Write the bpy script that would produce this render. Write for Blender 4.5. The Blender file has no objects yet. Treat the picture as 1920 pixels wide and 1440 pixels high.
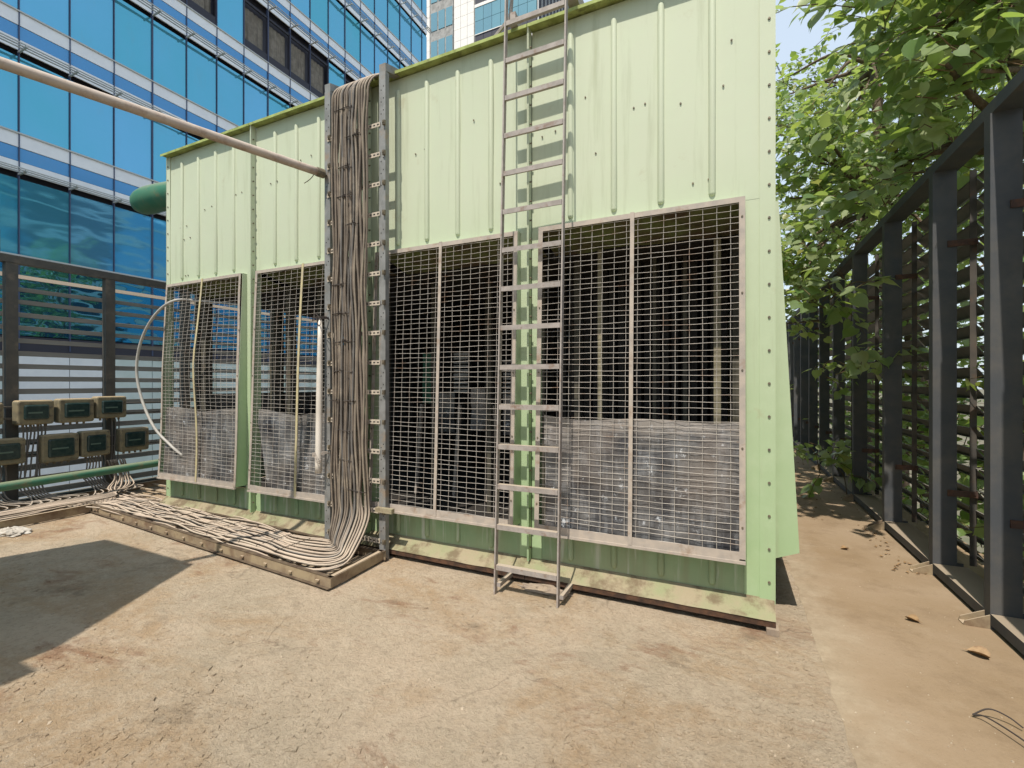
import bpy, math, random
from mathutils import Vector, Matrix
R = math.radians
S = bpy.context.scene
COL = S.collection

# ------------------------------------------------------------------ camera
cam = bpy.data.objects.new('camera', bpy.data.cameras.new('camera'))
COL.objects.link(cam); S.camera = cam
cam.location = (0, 0, 1.55)
cam.rotation_euler = (R(90), 0, R(25.0))
cam.data.sensor_width = 36
cam.data.lens = 16.3
cam.data.clip_start = 0.05; cam.data.clip_end = 2500

# ------------------------------------------------------------------ sky and sun
LIGHT = Vector((0.06, 1.0, -1.85)).normalized()      # direction the light travels
to_sun = -LIGHT
el = math.asin(to_sun.z)
az = math.atan2(to_sun.x, to_sun.y)
W = bpy.data.worlds.new('World'); S.world = W; W.use_nodes = True
nt = W.node_tree
sky = nt.nodes.new('ShaderNodeTexSky'); sky.sky_type = 'NISHITA'; sky.sun_disc = False
sky.sun_elevation = el; sky.sun_rotation = az
sky.dust_density = 2.0; sky.air_density = 1.3; sky.ozone_density = 1.5
bg = nt.nodes['Background']; bg.inputs['Strength'].default_value = 0.13
hz = nt.nodes.new('ShaderNodeMix'); hz.data_type = 'RGBA'; hz.inputs[0].default_value = .65   # dusty summer air
hz.inputs[7].default_value = (5.4, 6.2, 7.0, 1)
nt.links.new(sky.outputs[0], hz.inputs[6]); nt.links.new(hz.outputs[2], bg.inputs[0])
sd = bpy.data.lights.new('sun', 'SUN'); sd.energy = 4.0; sd.angle = R(0.55); sd.color = (1.0, 0.93, 0.83)
sun = bpy.data.objects.new('sun', sd); COL.objects.link(sun)
sun.rotation_euler = LIGHT.to_track_quat('-Z', 'Y').to_euler()
S.view_settings.view_transform = 'Standard'; S.view_settings.look = 'None'
S.view_settings.gamma = 1.0; S.view_settings.use_curve_mapping = False
S.view_settings.exposure = 0.36
S.render.engine = 'CYCLES'
S.cycles.max_bounces = 8

# ------------------------------------------------------------------ materials
def _n(nt, t, **kw):
    n = nt.nodes.new(t)
    for k, v in kw.items():
        setattr(n, k, v)
    return n

def noise(nt, vec, scale, detail=5, rough=.55, dist=0.0):
    n = _n(nt, 'ShaderNodeTexNoise'); n.inputs['Scale'].default_value = scale
    n.inputs['Detail'].default_value = detail; n.inputs['Roughness'].default_value = rough
    n.inputs['Distortion'].default_value = dist
    nt.links.new(vec, n.inputs['Vector']); return n.outputs['Fac']

def ramp(nt, fac, a, b):
    n = _n(nt, 'ShaderNodeMapRange'); n.inputs['From Min'].default_value = a; n.inputs['From Max'].default_value = b
    nt.links.new(fac, n.inputs['Value']); return n.outputs['Result']

def mixc(nt, fac, a, b):
    n = _n(nt, 'ShaderNodeMix'); n.data_type = 'RGBA'
    for i, v in ((6, a), (7, b)):
        if isinstance(v, tuple): n.inputs[i].default_value = (*v, 1)
        else: nt.links.new(v, n.inputs[i])
    if isinstance(fac, float): n.inputs[0].default_value = fac
    else: nt.links.new(fac, n.inputs[0])
    return n.outputs[2]

def math_(nt, op, a, b):
    n = _n(nt, 'ShaderNodeMath', operation=op)
    for i, v in ((0, a), (1, b)):
        if isinstance(v, (int, float)): n.inputs[i].default_value = v
        else: nt.links.new(v, n.inputs[i])
    return n.outputs[0]

def posvec(nt, sc=(1, 1, 1)):
    g = _n(nt, 'ShaderNodeNewGeometry'); m = _n(nt, 'ShaderNodeMapping'); m.inputs['Scale'].default_value = sc
    nt.links.new(g.outputs['Position'], m.inputs['Vector']); return m.outputs[0]

MATS = {}
def pmat(name, c1, c2=None, scale=6, lo=.4, hi=.65, stain=None, sscale=2.0, slo=.55, shi=.7, samt=.8,
         streak=False, rough=.7, metal=0.0, bump=0.0, bscale=60, spec=.4, dusttop=None):
    m = bpy.data.materials.new(name); m.use_nodes = True; MATS[name] = m
    t = m.node_tree; b = t.nodes['Principled BSDF']
    v = posvec(t)
    col = c1
    if c2 is not None:
        col = mixc(t, ramp(t, noise(t, v, scale), lo, hi), c1, c2)
    if stain is not None:
        sv = posvec(t, (1, 1, .12)) if streak else v
        f = ramp(t, noise(t, sv, sscale, 7, .65), slo, shi)
        f = math_(t, 'MULTIPLY', f, samt)
        col = mixc(t, f, col, stain)
    if dusttop is not None:
        g = _n(t, 'ShaderNodeNewGeometry'); s = _n(t, 'ShaderNodeSeparateXYZ')
        t.links.new(g.outputs['Normal'], s.inputs[0])
        f = ramp(t, s.outputs['Z'], .35, .9)
        f = math_(t, 'MULTIPLY', f, .85)
        col = mixc(t, f, col, dusttop)
    if isinstance(col, tuple): b.inputs['Base Color'].default_value = (*col, 1)
    else: t.links.new(col, b.inputs['Base Color'])
    b.inputs['Roughness'].default_value = rough; b.inputs['Metallic'].default_value = metal
    b.inputs['Specular IOR Level'].default_value = spec
    if bump:
        bn = _n(t, 'ShaderNodeBump'); bn.inputs['Strength'].default_value = min(1, bump * 10)
        bn.inputs['Distance'].default_value = bump * .1
        t.links.new(noise(t, v, bscale, 6, .65), bn.inputs['Height']); t.links.new(bn.outputs[0], b.inputs['Normal'])
    return m

DUST = (.40, .32, .23)
def tower_paint(name, dirty=False):
    m = bpy.data.materials.new(name); m.use_nodes = True
    t = m.node_tree; b = t.nodes['Principled BSDF']
    g = _n(t, 'ShaderNodeNewGeometry'); s = _n(t, 'ShaderNodeSeparateXYZ'); t.links.new(g.outputs['Position'], s.inputs[0])
    v = posvec(t)
    zz = math_(t, 'ADD', s.outputs['Z'], math_(t, 'MULTIPLY', noise(t, v, 1.3, 4), .8))
    f = ramp(t, zz, .9, 3.6)                       # the upper sheets are sun-bleached, the lower ones keep their green
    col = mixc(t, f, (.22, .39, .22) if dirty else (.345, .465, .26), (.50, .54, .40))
    col = mixc(t, math_(t, 'MULTIPLY', ramp(t, noise(t, v, 7, 6, .6), .45, .8), .30), col, (.50, .58, .40))
    sv = posvec(t, (1, 1, .07))
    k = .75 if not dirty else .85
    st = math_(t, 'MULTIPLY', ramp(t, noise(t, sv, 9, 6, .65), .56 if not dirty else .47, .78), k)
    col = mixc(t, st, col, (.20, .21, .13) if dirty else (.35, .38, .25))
    st2 = math_(t, 'MULTIPLY', ramp(t, noise(t, v, 3.1, 8, .7), .62, .72), .35)
    col = mixc(t, st2, col, (.36, .32, .20))
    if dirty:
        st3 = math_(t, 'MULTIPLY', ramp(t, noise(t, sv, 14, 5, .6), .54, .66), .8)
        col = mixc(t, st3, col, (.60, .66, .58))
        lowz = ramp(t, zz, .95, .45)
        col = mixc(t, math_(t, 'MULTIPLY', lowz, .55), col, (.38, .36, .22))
    t.links.new(col, b.inputs['Base Color']); b.inputs['Roughness'].default_value = .6
    b.inputs['Specular IOR Level'].default_value = .25
    bn = _n(t, 'ShaderNodeBump'); bn.inputs['Strength'].default_value = .25; bn.inputs['Distance'].default_value = .006
    t.links.new(noise(t, v, 4.0, 4, .5), bn.inputs['Height'])
    bn2 = _n(t, 'ShaderNodeBump'); bn2.inputs['Strength'].default_value = .2; bn2.inputs['Distance'].default_value = .001
    t.links.new(noise(t, v, 220, 3, .5), bn2.inputs['Height']); t.links.new(bn.outputs[0], bn2.inputs['Normal'])
    t.links.new(bn2.outputs[0], b.inputs['Normal'])
    return m

M_paint = tower_paint('tower_green_paint')
M_paintlow = tower_paint('tower_green_paint_streaked', True)
M_moss = pmat('mossy_flange', (.36, .42, .14), (.22, .26, .07), 9, stain=(.10, .09, .04), sscale=12, rough=.8, bump=.03)
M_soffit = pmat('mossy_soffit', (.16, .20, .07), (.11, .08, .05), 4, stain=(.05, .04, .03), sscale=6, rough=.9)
M_ledge = pmat('dusty_ledge', (.31, .26, .17), (.26, .27, .15), 5, stain=(.14, .10, .06), sscale=6, slo=.48, shi=.62, rough=.9, bump=.06)
M_rust = pmat('rusty_steel', (.045, .026, .018), (.11, .055, .03), 14, rough=.9, bump=.05)
M_rustpart = pmat('rusty_clip', (.075, .045, .035), (.17, .075, .04), 18, lo=.45, hi=.8, rough=.85, bump=.04)
M_galv = pmat('galvanised_steel', (.27, .27, .26), (.20, .20, .19), 11, stain=(.30, .22, .15), sscale=6, rough=.6, metal=.25, bump=.02)
M_ladder = pmat('ladder_steel', (.36, .32, .29), (.28, .25, .225), 16, stain=(.20, .12, .08), sscale=14, rough=.7, metal=.1, dusttop=(.46, .38, .29))
M_slot = pmat('slotted_strip', (.50, .43, .34), (.38, .33, .27), 25, rough=.8)
M_frame = pmat('screen_frame_steel', (.42, .36, .30), (.34, .30, .26), 14, stain=(.26, .17, .11), sscale=8, rough=.75)
M_framey = pmat('screen_bar_yellowed', (.50, .43, .24), (.42, .36, .24), 14, rough=.75)
M_wire = pmat('mesh_wire', (.50, .46, .41), (.38, .35, .31), 5, stain=(.26, .15, .09), sscale=7, slo=.55, rough=.6, metal=.1)
M_dark = pmat('dark_fill', (.022, .02, .018), (.035, .03, .025), 9, rough=.9)
M_inner = pmat('inner_post', (.10, .09, .065), (.06, .055, .045), 8, rough=.85)
M_inner2 = pmat('inner_post_pale', (.26, .23, .15), (.18, .16, .11), 8, rough=.85)
M_tar = pmat('bolt_steel', (.13, .11, .085), (.22, .18, .12), 60, rough=.6, metal=.3)
M_cable = pmat('cable_sheath', (.20, .16, .122), (.145, .118, .094), 9, stain=(.34, .28, .21), sscale=5, rough=.85, dusttop=(.54, .43, .33))
M_edge = pmat('tray_flange_rust', (.13, .095, .06), (.07, .045, .03), 12, rough=.9)
M_cable2 = pmat('cable_sheath_grey', (.15, .14, .13), (.12, .105, .09), 9, stain=(.30, .25, .19), sscale=5, rough=.8, dusttop=(.50, .41, .32))
M_cable3 = pmat('cable_sheath_pale', (.27, .225, .17), (.20, .165, .13), 9, stain=(.36, .30, .23), sscale=5, rough=.85, dusttop=(.56, .46, .36))
M_tie = pmat('tie_wire', (.05, .04, .035), rough=.8)
M_tray = pmat('dusty_tray', (.34, .265, .165), (.24, .18, .12), 5, stain=(.13, .07, .04), sscale=7, slo=.47, rough=.85, dusttop=(.44, .35, .25))
M_pipe = pmat('faded_pink_pipe', (.40, .33, .28), (.46, .38, .31), 9, stain=(.28, .19, .14), sscale=13, slo=.5, rough=.7, dusttop=(.50, .42, .35))
M_pvc = pmat('white_pvc', (.70, .64, .56), (.60, .54, .46), 6, rough=.5)
M_hose = pmat('grey_hose', (.42, .40, .36), (.34, .32, .29), 9, rough=.5)
M_green = pmat('green_pipe_paint', (.035, .15, .09), (.07, .17, .10), 5, stain=(.16, .15, .08), sscale=9, rough=.55, dusttop=(.22, .24, .15))
M_post = pmat('fence_black_paint', (.072, .078, .086), (.095, .095, .095), 5, stain=(.15, .135, .11), sscale=4, slo=.5, shi=.8, samt=.55, rough=.75, spec=.25, dusttop=(.36, .29, .21))
M_fbar = pmat('fence_bar_paint', (.065, .06, .055), (.10, .085, .07), 6, stain=(.13, .075, .045), sscale=7, rough=.8)
M_slat = pmat('fence_slat_paint', (.11, .112, .115), (.14, .138, .135), 8, rough=.5, dusttop=(.36, .33, .28))
M_lpost = pmat('left_post_paint', (.10, .09, .075), (.07, .066, .06), 6, stain=(.19, .15, .11), sscale=4, rough=.7, dusttop=DUST)
M_lslat = pmat('left_slat_paint', (.17, .145, .12), (.13, .115, .10), 6, rough=.7, dusttop=(.30, .25, .19))
M_boxshell = pmat('meter_box_shell', (.24, .20, .12), (.17, .15, .10), 16, stain=(.11, .09, .06), sscale=9, rough=.7, dusttop=(.42, .31, .18))
M_boxwin = pmat('meter_box_window', (.012, .03, .03), (.03, .05, .045), 22, rough=.25, spec=.5)
M_strip = pmat('meter_box_strip', (.10, .15, .12), rough=.5)
M_tarp = None
M_bark = pmat('bark', (.11, .075, .05), (.17, .13, .09), 20, rough=.9, bump=.1, bscale=30)
M_twig = pmat('twig', (.13, .075, .035), (.10, .09, .03), 20, rough=.8)
M_bag = pmat('white_bag', (.52, .48, .42), (.36, .32, .27), 14, rough=.6)
M_cloth = pmat('dusty_cloth', (.33, .26, .19), (.24, .19, .15), 14, rough=.9)
M_dry = pmat('dry_leaf', (.34, .22, .11), (.20, .12, .06), 30, rough=.6)
M_stone = pmat('pale_stone', (.46, .38, .28), (.30, .235, .165), 3, lo=.3, hi=.7, rough=.9)
M_wht = pmat('white_cladding', (.86, .88, .90), (.80, .82, .85), 3, rough=.22, spec=.9)
M_sill = pmat('facade_sill', (.50, .52, .52), rough=.5)
M_mull = pmat('mullion', (.06, .08, .15), rough=.4)
M_recess = pmat('window_recess', (.035, .035, .05), rough=.6)
M_curt = pmat('dirty_curtain', (.20, .175, .145), (.28, .25, .21), 5, stain=(.10, .085, .07), sscale=4, streak=True, rough=.9, bump=.2, bscale=8)
M_tile = pmat('white_tile_cladding', (.78, .74, .68), (.72, .68, .64), 2, rough=.5)
M_conc = pmat('weathered_strip', (.36, .35, .33), (.24, .235, .22), 2, stain=(.18, .17, .16), sscale=4, rough=.9)
M_caster = pmat('caster_paint', (.30, .38, .26), (.24, .30, .22), 4, rough=.7)  # only for the added block that casts the floor shadow
M_groundlow = pmat('ground_low', (.18, .15, .11), (.10, .11, .06), .5, rough=.95)

def tarp_mat():
    m = bpy.data.materials.new('stained_sheet'); m.use_nodes = True
    t = m.node_tree; b = t.nodes['Principled BSDF']; v = posvec(t)
    c = mixc(t, ramp(t, noise(t, v, 3.2, 6, .6, .6), .35, .65), (.025, .025, .03), (.15, .145, .14))
    sv = posvec(t, (1, 1, .2))
    c = mixc(t, math_(t, 'MULTIPLY', ramp(t, noise(t, sv, 11, 6, .7), .50, .75), .6), c, (.33, .34, .35))
    c = mixc(t, ramp(t, noise(t, v, 9, 8, .75), .60, .65), c, (.50, .52, .54))
    c = mixc(t, math_(t, 'MULTIPLY', ramp(t, noise(t, v, 2.2, 3), .5, .7), .4), c, (.26, .21, .17))
    g = _n(t, 'ShaderNodeNewGeometry'); s = _n(t, 'ShaderNodeSeparateXYZ'); t.links.new(g.outputs['Position'], s.inputs[0])
    zt = math_(t, 'ADD', s.outputs['Z'], math_(t, 'MULTIPLY', noise(t, v, 5, 4), .35))
    c = mixc(t, math_(t, 'MULTIPLY', ramp(t, zt, 1.32, 1.52), .8), c, (.33, .295, .26))
    t.links.new(c, b.inputs['Base Color']); b.inputs['Roughness'].default_value = .45
    b.inputs['Specular IOR Level'].default_value = .4
    bn = _n(t, 'ShaderNodeBump'); bn.inputs['Strength'].default_value = .5; bn.inputs['Distance'].default_value = .02
    t.links.new(noise(t, v, 9, 5, .6, 1.0), bn.inputs['Height']); t.links.new(bn.outputs[0], b.inputs['Normal'])
    return m
M_tarp = tarp_mat()

def glass_mat(name, c1, c2, rough=.04, metal=.75, wob=.25):
    m = bpy.data.materials.new(name); m.use_nodes = True
    t = m.node_tree; b = t.nodes['Principled BSDF']; v = posvec(t)
    oi = _n(t, 'ShaderNodeObjectInfo')
    f = math_(t, 'ADD', math_(t, 'MULTIPLY', oi.outputs['Random'], .6), math_(t, 'MULTIPLY', noise(t, v, .5, 3), .5))
    c = mixc(t, f, c1, c2)
    c = mixc(t, math_(t, 'MULTIPLY', ramp(t, noise(t, posvec(t, (1, 1, .3)), 3, 6, .7), .55, .8), .18), c, (.25, .33, .36))
    t.links.new(c, b.inputs['Base Color']); b.inputs['Roughness'].default_value = rough
    b.inputs['Metallic'].default_value = metal
    bn = _n(t, 'ShaderNodeBump'); bn.inputs['Strength'].default_value = wob; bn.inputs['Distance'].default_value = .06
    t.links.new(noise(t, posvec(t, (1, .55, 1.1)), .9, 2, .4), bn.inputs['Height']); t.links.new(bn.outputs[0], b.inputs['Normal'])
    return m
M_glass = glass_mat('blue_facade_glass', (.07, .44, .52), (.17, .47, .74), .05, .62, .3)
M_glasslow = glass_mat('reflective_dark_glass', (.10, .36, .48), (.09, .28, .46), .02, .9, .5)
M_bluepan = glass_mat('blue_spandrel', (.10, .33, .62), (.09, .29, .56), .15, .35, .1)
M_tglass = glass_mat('far_tower_glass', (.16, .30, .36), (.20, .38, .42), .1, .5, .1)
M_frost = pmat('frosted_panel', (.62, .70, .68), (.55, .64, .60), 2, rough=.5)
M_frostg = pmat('green_frosted_panel', (.42, .52, .46), (.50, .58, .52), 2, rough=.5)

def leaf_mat(name, dark, light, tl=.5):
    m = bpy.data.materials.new(name); m.use_nodes = True
    t = m.node_tree; b = t.nodes['Principled BSDF']; out = t.nodes['Material Output']
    g = _n(t, 'ShaderNodeNewGeometry'); oi = _n(t, 'ShaderNodeObjectInfo')
    f = math_(t, 'FRACT', math_(t, 'ADD', g.outputs['Random Per Island'], oi.outputs['Random']), 0)
    c = mixc(t, f, dark, light)
    c = mixc(t, ramp(t, f, .93, 1.0), c, (.30, .30, .06))
    t.links.new(c, b.inputs['Base Color']); b.inputs['Roughness'].default_value = .38
    b.inputs['Specular IOR Level'].default_value = .6
    tr = _n(t, 'ShaderNodeBsdfTranslucent')
    hs = mixc(t, .6, c, (.42, .56, .06)); t.links.new(hs, tr.inputs['Color'])
    mx = _n(t, 'ShaderNodeMixShader'); mx.inputs[0].default_value = tl
    t.links.new(b.outputs[0], mx.inputs[1]); t.links.new(tr.outputs[0], mx.inputs[2]); t.links.new(mx.outputs[0], out.inputs['Surface'])
    return m
M_leaf = leaf_mat('peepal_leaf', (.12, .22, .06), (.41, .46, .25))
M_leaf2 = leaf_mat('deep_green_leaf', (.09, .19, .05), (.31, .39, .15), .45)

def floor_mat(name, smooth=False):
    m = bpy.data.materials.new(name); m.use_nodes = True
    t = m.node_tree; b = t.nodes['Principled BSDF']; v = posvec(t)
    if smooth:
        c = mixc(t, ramp(t, noise(t, v, 1.1, 5, .6), .35, .7), (.32, .24, .16), (.26, .185, .11))
        c = mixc(t, math_(t, 'MULTIPLY', ramp(t, noise(t, v, 5, 8, .7), .55, .8), .5), c, (.38, .30, .21))
        g = _n(t, 'ShaderNodeNewGeometry'); sx = _n(t, 'ShaderNodeSeparateXYZ'); t.links.new(g.outputs['Position'], sx.inputs[0])
        xx = math_(t, 'ADD', sx.outputs['X'], math_(t, 'MULTIPLY', noise(t, v, 2.5, 6, .7), -.7))
        c = mixc(t, ramp(t, xx, .42, .15), c, mixc(t, ramp(t, noise(t, v, 6.5, 9, .78), .42, .62), (.31, .245, .168), (.385, .31, .22)))
        c = mixc(t, math_(t, 'MULTIPLY', ramp(t, noise(t, v, 2.3, 7, .72), .50, .68), .6), c, (.20, .14, .085))
        c = mixc(t, math_(t, 'MULTIPLY', ramp(t, noise(t, v, 60, 4, .7), .58, .72), .35), c, (.14, .10, .06))
    else:
        vs = posvec(t, (1.0, 1.5, 1))
        c = mixc(t, ramp(t, noise(t, v, .75, 8, .68, .5), .40, .60), (.50, .395, .285), (.41, .335, .24))
        c = mixc(t, math_(t, 'MULTIPLY', ramp(t, noise(t, vs, .62, 9, .70, .6), .47, .60), .75), c, (.40, .275, .16))
        c = mixc(t, math_(t, 'MULTIPLY', ramp(t, noise(t, v, 6.5, 9, .78), .46, .62), .6), c, (.53, .435, .32))
        c = mixc(t, math_(t, 'MULTIPLY', ramp(t, noise(t, v, 30, 6, .75, .5), .50, .64), .38), c, (.22, .17, .12))
        c = mixc(t, math_(t, 'MULTIPLY', ramp(t, noise(t, v, 55, 5, .75), .60, .70), .6), c, (.55, .48, .38))
        c = mixc(t, math_(t, 'MULTIPLY', ramp(t, noise(t, posvec(t, (1.2, 2.2, 1)), 1.1, 9, .72, .5), .56, .66), .7), c, (.24, .125, .070))
        c = mixc(t, math_(t, 'MULTIPLY', ramp(t, noise(t, posvec(t, (1, 1.3, 1)), 1.9, 9, .74, .3), .57, .67), .6), c, (.21, .165, .115))
        vo = _n(t, 'ShaderNodeTexVoronoi'); vo.feature = 'DISTANCE_TO_EDGE'; vo.inputs['Scale'].default_value = 2.0
        wv = _n(t, 'ShaderNodeMix'); wv.data_type = 'VECTOR'; wv.inputs[0].default_value = .25
        ns = _n(t, 'ShaderNodeTexNoise'); ns.inputs['Scale'].default_value = 3.5; ns.inputs['Detail'].default_value = 6
        t.links.new(v, ns.inputs['Vector']); t.links.new(v, wv.inputs[4]); t.links.new(ns.outputs['Color'], wv.inputs[5])
        t.links.new(wv.outputs[1], vo.inputs['Vector'])
        cr = ramp(t, vo.outputs['Distance'], .012, .0)
        cr = math_(t, 'MULTIPLY', cr, ramp(t, noise(t, v, 1.7, 3), .5, .62))
        c = mixc(t, math_(t, 'MULTIPLY', cr, .5), c, (.13, .10, .07))
    t.links.new(c, b.inputs['Base Color']); b.inputs['Roughness'].default_value = .92
    b.inputs['Specular IOR Level'].default_value = .2
    b1 = _n(t, 'ShaderNodeBump'); b1.inputs['Strength'].default_value = .45 if smooth else .9; b1.inputs['Distance'].default_value = .012 if smooth else .03
    t.links.new(noise(t, v, 12 if smooth else 26, 10, .72), b1.inputs['Height'])
    b2 = _n(t, 'ShaderNodeBump'); b2.inputs['Strength'].default_value = .4 if smooth else .9; b2.inputs['Distance'].default_value = .004 if smooth else .008
    t.links.new(noise(t, v, 95, 5, .7), b2.inputs['Height']); t.links.new(b1.outputs[0], b2.inputs['Normal'])
    t.links.new(b2.outputs[0], b.inputs['Normal'])
    return m
M_floor = floor_mat('cracked_roof_concrete')
M_walk = floor_mat('smooth_walkway_concrete', True)

# ------------------------------------------------------------------ mesh helpers
class MB:
    def __init__(s): s.v = []; s.f = []
    def box(s, x0, x1, y0, y1, z0, z1):
        b = len(s.v)
        s.v += [(x0, y0, z0), (x1, y0, z0), (x1, y1, z0), (x0, y1, z0), (x0, y0, z1), (x1, y0, z1), (x1, y1, z1), (x0, y1, z1)]
        s.f += [tuple(b + i for i in q) for q in ((0, 3, 2, 1), (4, 5, 6, 7), (0, 1, 5, 4), (1, 2, 6, 5), (2, 3, 7, 6), (3, 0, 4, 7))]
        return s
    def hexa(s, p):
        b = len(s.v); s.v += [tuple(q) for q in p]
        s.f += [tuple(b + i for i in q) for q in ((0, 3, 2, 1), (4, 5, 6, 7), (0, 1, 5, 4), (1, 2, 6, 5), (2, 3, 7, 6), (3, 0, 4, 7))]
        return s
    def bar(s, a, b, w, h, up=(0, 0, 1)):
        a = Vector(a); b = Vector(b); d = (b - a).normalized(); u = Vector(up)
        if abs(d.dot(u)) > .95: u = Vector((0, 1, 0))
        r = d.cross(u).normalized() * (w / 2); u = r.cross(d).normalized() * (h / 2)
        return s.hexa([a - r - u, a + r - u, b + r - u, b - r - u, a - r + u, a + r + u, b + r + u, b - r + u])
    def tube(s, pts, r, n=8, cap=True):
        pts = [Vector(p) for p in pts]; L = len(pts); b = len(s.v)
        rr = r if isinstance(r, (list, tuple)) else [r] * L
        d0 = (pts[1] - pts[0]).normalized()
        u = Vector((0, 0, 1)) if abs(d0.z) < .9 else Vector((0, 1, 0))
        u = (u - d0 * u.dot(d0)).normalized()
        for i, p in enumerate(pts):
            d = (pts[min(i + 1, L - 1)] - pts[max(i - 1, 0)])
            d = d.normalized() if d.length > 1e-9 else d0
            u = (u - d * u.dot(d)); u = u.normalized() if u.length > 1e-6 else d.orthogonal().normalized()
            w = d.cross(u)
            for k in range(n):
                a = 2 * math.pi * k / n
                s.v.append(tuple(p + (u * math.cos(a) + w * math.sin(a)) * rr[i]))
        for i in range(L - 1):
            for k in range(n):
                s.f.append((b + i * n + k, b + i * n + (k + 1) % n, b + (i + 1) * n + (k + 1) % n, b + (i + 1) * n + k))
        if cap:
            s.f.append(tuple(b + k for k in reversed(range(n)))); s.f.append(tuple(b + (L - 1) * n + k for k in range(n)))
        return s
    def grid(s, fn, nu, nv):
        b = len(s.v)
        for j in range(nv + 1):
            for i in range(nu + 1): s.v.append(tuple(fn(i / nu, j / nv)))
        for j in range(nv):
            for i in range(nu):
                a = b + j * (nu + 1) + i; s.f.append((a, a + 1, a + nu + 2, a + nu + 1))
        return s
    def mesh(s, name, mat, org=(0, 0, 0), smooth=False):
        me = bpy.data.meshes.new(name)
        ox, oy, oz = org
        me.from_pydata([(x - ox, y - oy, z - oz) for x, y, z in s.v], [], s.f)
        if mat: me.materials.append(mat)
        if smooth: me.polygons.foreach_set('use_smooth', [True] * len(me.polygons))
        me.update(); return me

def worldloc(o):
    v = Vector((0, 0, 0))
    while o: v = v + Vector(o.location); o = o.parent
    return v

def link(name, me, parent=None, loc=None):
    o = bpy.data.objects.new(name, me); COL.objects.link(o)
    if parent: o.parent = parent
    if loc is not None: o.location = loc
    return o

def part(name, mb, mat, parent, smooth=False, kind=None):
    w = worldloc(parent)
    o = link(name, mb.mesh(name, mat, w, smooth), parent)
    if kind: o['kind'] = kind
    return o

def thing(name, label, cat, loc, group=None, kind=None):
    o = link(name, None, None, loc); o.empty_display_size = .1
    o['label'] = label; o['category'] = cat
    if group: o['group'] = group
    if kind: o['kind'] = kind
    return o

def single(name, mb, mat, label, cat, group=None, smooth=False, kind=None):
    xs = [v[0] for v in mb.v]; ys = [v[1] for v in mb.v]; zs = [v[2] for v in mb.v]
    org = ((min(xs) + max(xs)) / 2, (min(ys) + max(ys)) / 2, min(zs))
    o = link(name, mb.mesh(name, mat, org, smooth), None, org)
    o['label'] = label; o['category'] = cat
    if group: o['group'] = group
    if kind: o['kind'] = kind
    return o

def struct(name, mb, mat, smooth=False):
    o = link(name, mb.mesh(name, mat, (0, 0, 0), smooth)); o['kind'] = 'structure'; return o

def catmull(P, n=8):
    P = [Vector(p) for p in P]; Q = [P[0] * 2 - P[1]] + P + [P[-1] * 2 - P[-2]]; out = []
    for i in range(1, len(Q) - 2):
        for k in range(n):
            t = k / n; a, b, c, d = Q[i - 1], Q[i], Q[i + 1], Q[i + 2]
            out.append(.5 * ((2 * b) + (c - a) * t + (2 * a - 5 * b + 4 * c - d) * t * t + (3 * b - a - 3 * c + d) * t ** 3))
    out.append(P[-1]); return out

def bolt_mesh(r=.009, h=.008, n=6):
    m = MB(); b = []
    for k in range(n):
        a = 2 * math.pi * k / n
        m.v.append((r * math.cos(a), 0.001, r * math.sin(a)))
    for k in range(n):
        a = 2 * math.pi * k / n
        m.v.append((r * .85 * math.cos(a), -h, r * .85 * math.sin(a)))
    for k in range(n): m.f.append((k, (k + 1) % n, n + (k + 1) % n, n + k))
    m.f.append(tuple(n + k for k in range(n)))
    return m.mesh('bolt', M_tar, (0, 0, 0))
BOLT = bolt_mesh(); SCREW = bolt_mesh(.007, .006)

# ------------------------------------------------------------------ the setting
rnd = random.Random(4)
from mathutils import noise as mn
def fz(x, y):
    return (mn.noise(Vector((x * 1.1, y * 1.1, 0))) * .006 + mn.noise(Vector((x * 5, y * 5, 3))) * .0030
            + mn.noise(Vector((x * 17, y * 17, 7))) * .0022 + mn.noise(Vector((x * 41, y * 41, 1))) * .0012) - .006
def floor_grid(mb, xs, ys):
    b = len(mb.v); n = len(xs)
    for y in ys:
        for x in xs: mb.v.append((x, y, fz(x, y)))
    for j in range(len(ys) - 1):
        for i in range(n - 1):
            a = b + j * n + i; mb.f.append((a, a + 1, a + n + 1, a + n))
def lin(a, b, st):
    n = max(1, int(round((b - a) / st))); return [a + (b - a) * i / n for i in range(n + 1)]
m = MB()
xs = lin(-8.25, -5, .1)[:-1] + lin(-5, .49, .025); ys = lin(-8, .9, .4)[:-1] + lin(.9, 3.7, .025)[:-1] + lin(3.7, 9, .12)[:-1] + lin(9, 26, .6)
floor_grid(m, xs, ys)
struct('terrace_floor', m, M_floor, True)
m = MB()
xs = lin(.487, 2.1, .03); ys = lin(-8, 1.4, .4)[:-1] + lin(1.4, 6, .03)[:-1] + lin(6, 12, .08)[:-1] + lin(12, 26, .5)
def walk_grid():
    b = len(m.v); n = len(xs)
    for y in ys:
        for x in xs:
            e = max(0, min(1, (x - .487) / .12)); zw = .001 + mn.noise(Vector((x * 1.3, y * 1.3, 9))) * .003 + mn.noise(Vector((x * 9, y * 9, 2))) * .0012
            xj = x + (1 - e) * .02 * mn.noise(Vector((3, y * 6, 1))) - (.012 if e == 0 else 0)
            m.v.append((xj, y, (fz(xj, y) + .0012) * (1 - e) + zw * e))
    for j in range(len(ys) - 1):
        for i in range(n - 1):
            a = b + j * n + i; m.f.append((a, a + 1, a + n + 1, a + n))
walk_grid()
struct('walkway', m, M_walk, True)
m = MB(); m.box(-8.25, 2.1, -8, 26, -.6, -.03); struct('terrace_slab', m, M_conc)
m = MB(); m.box(-8.2, 2.05, -8, 26, -6, -.6); struct('podium', m, M_conc)
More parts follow.
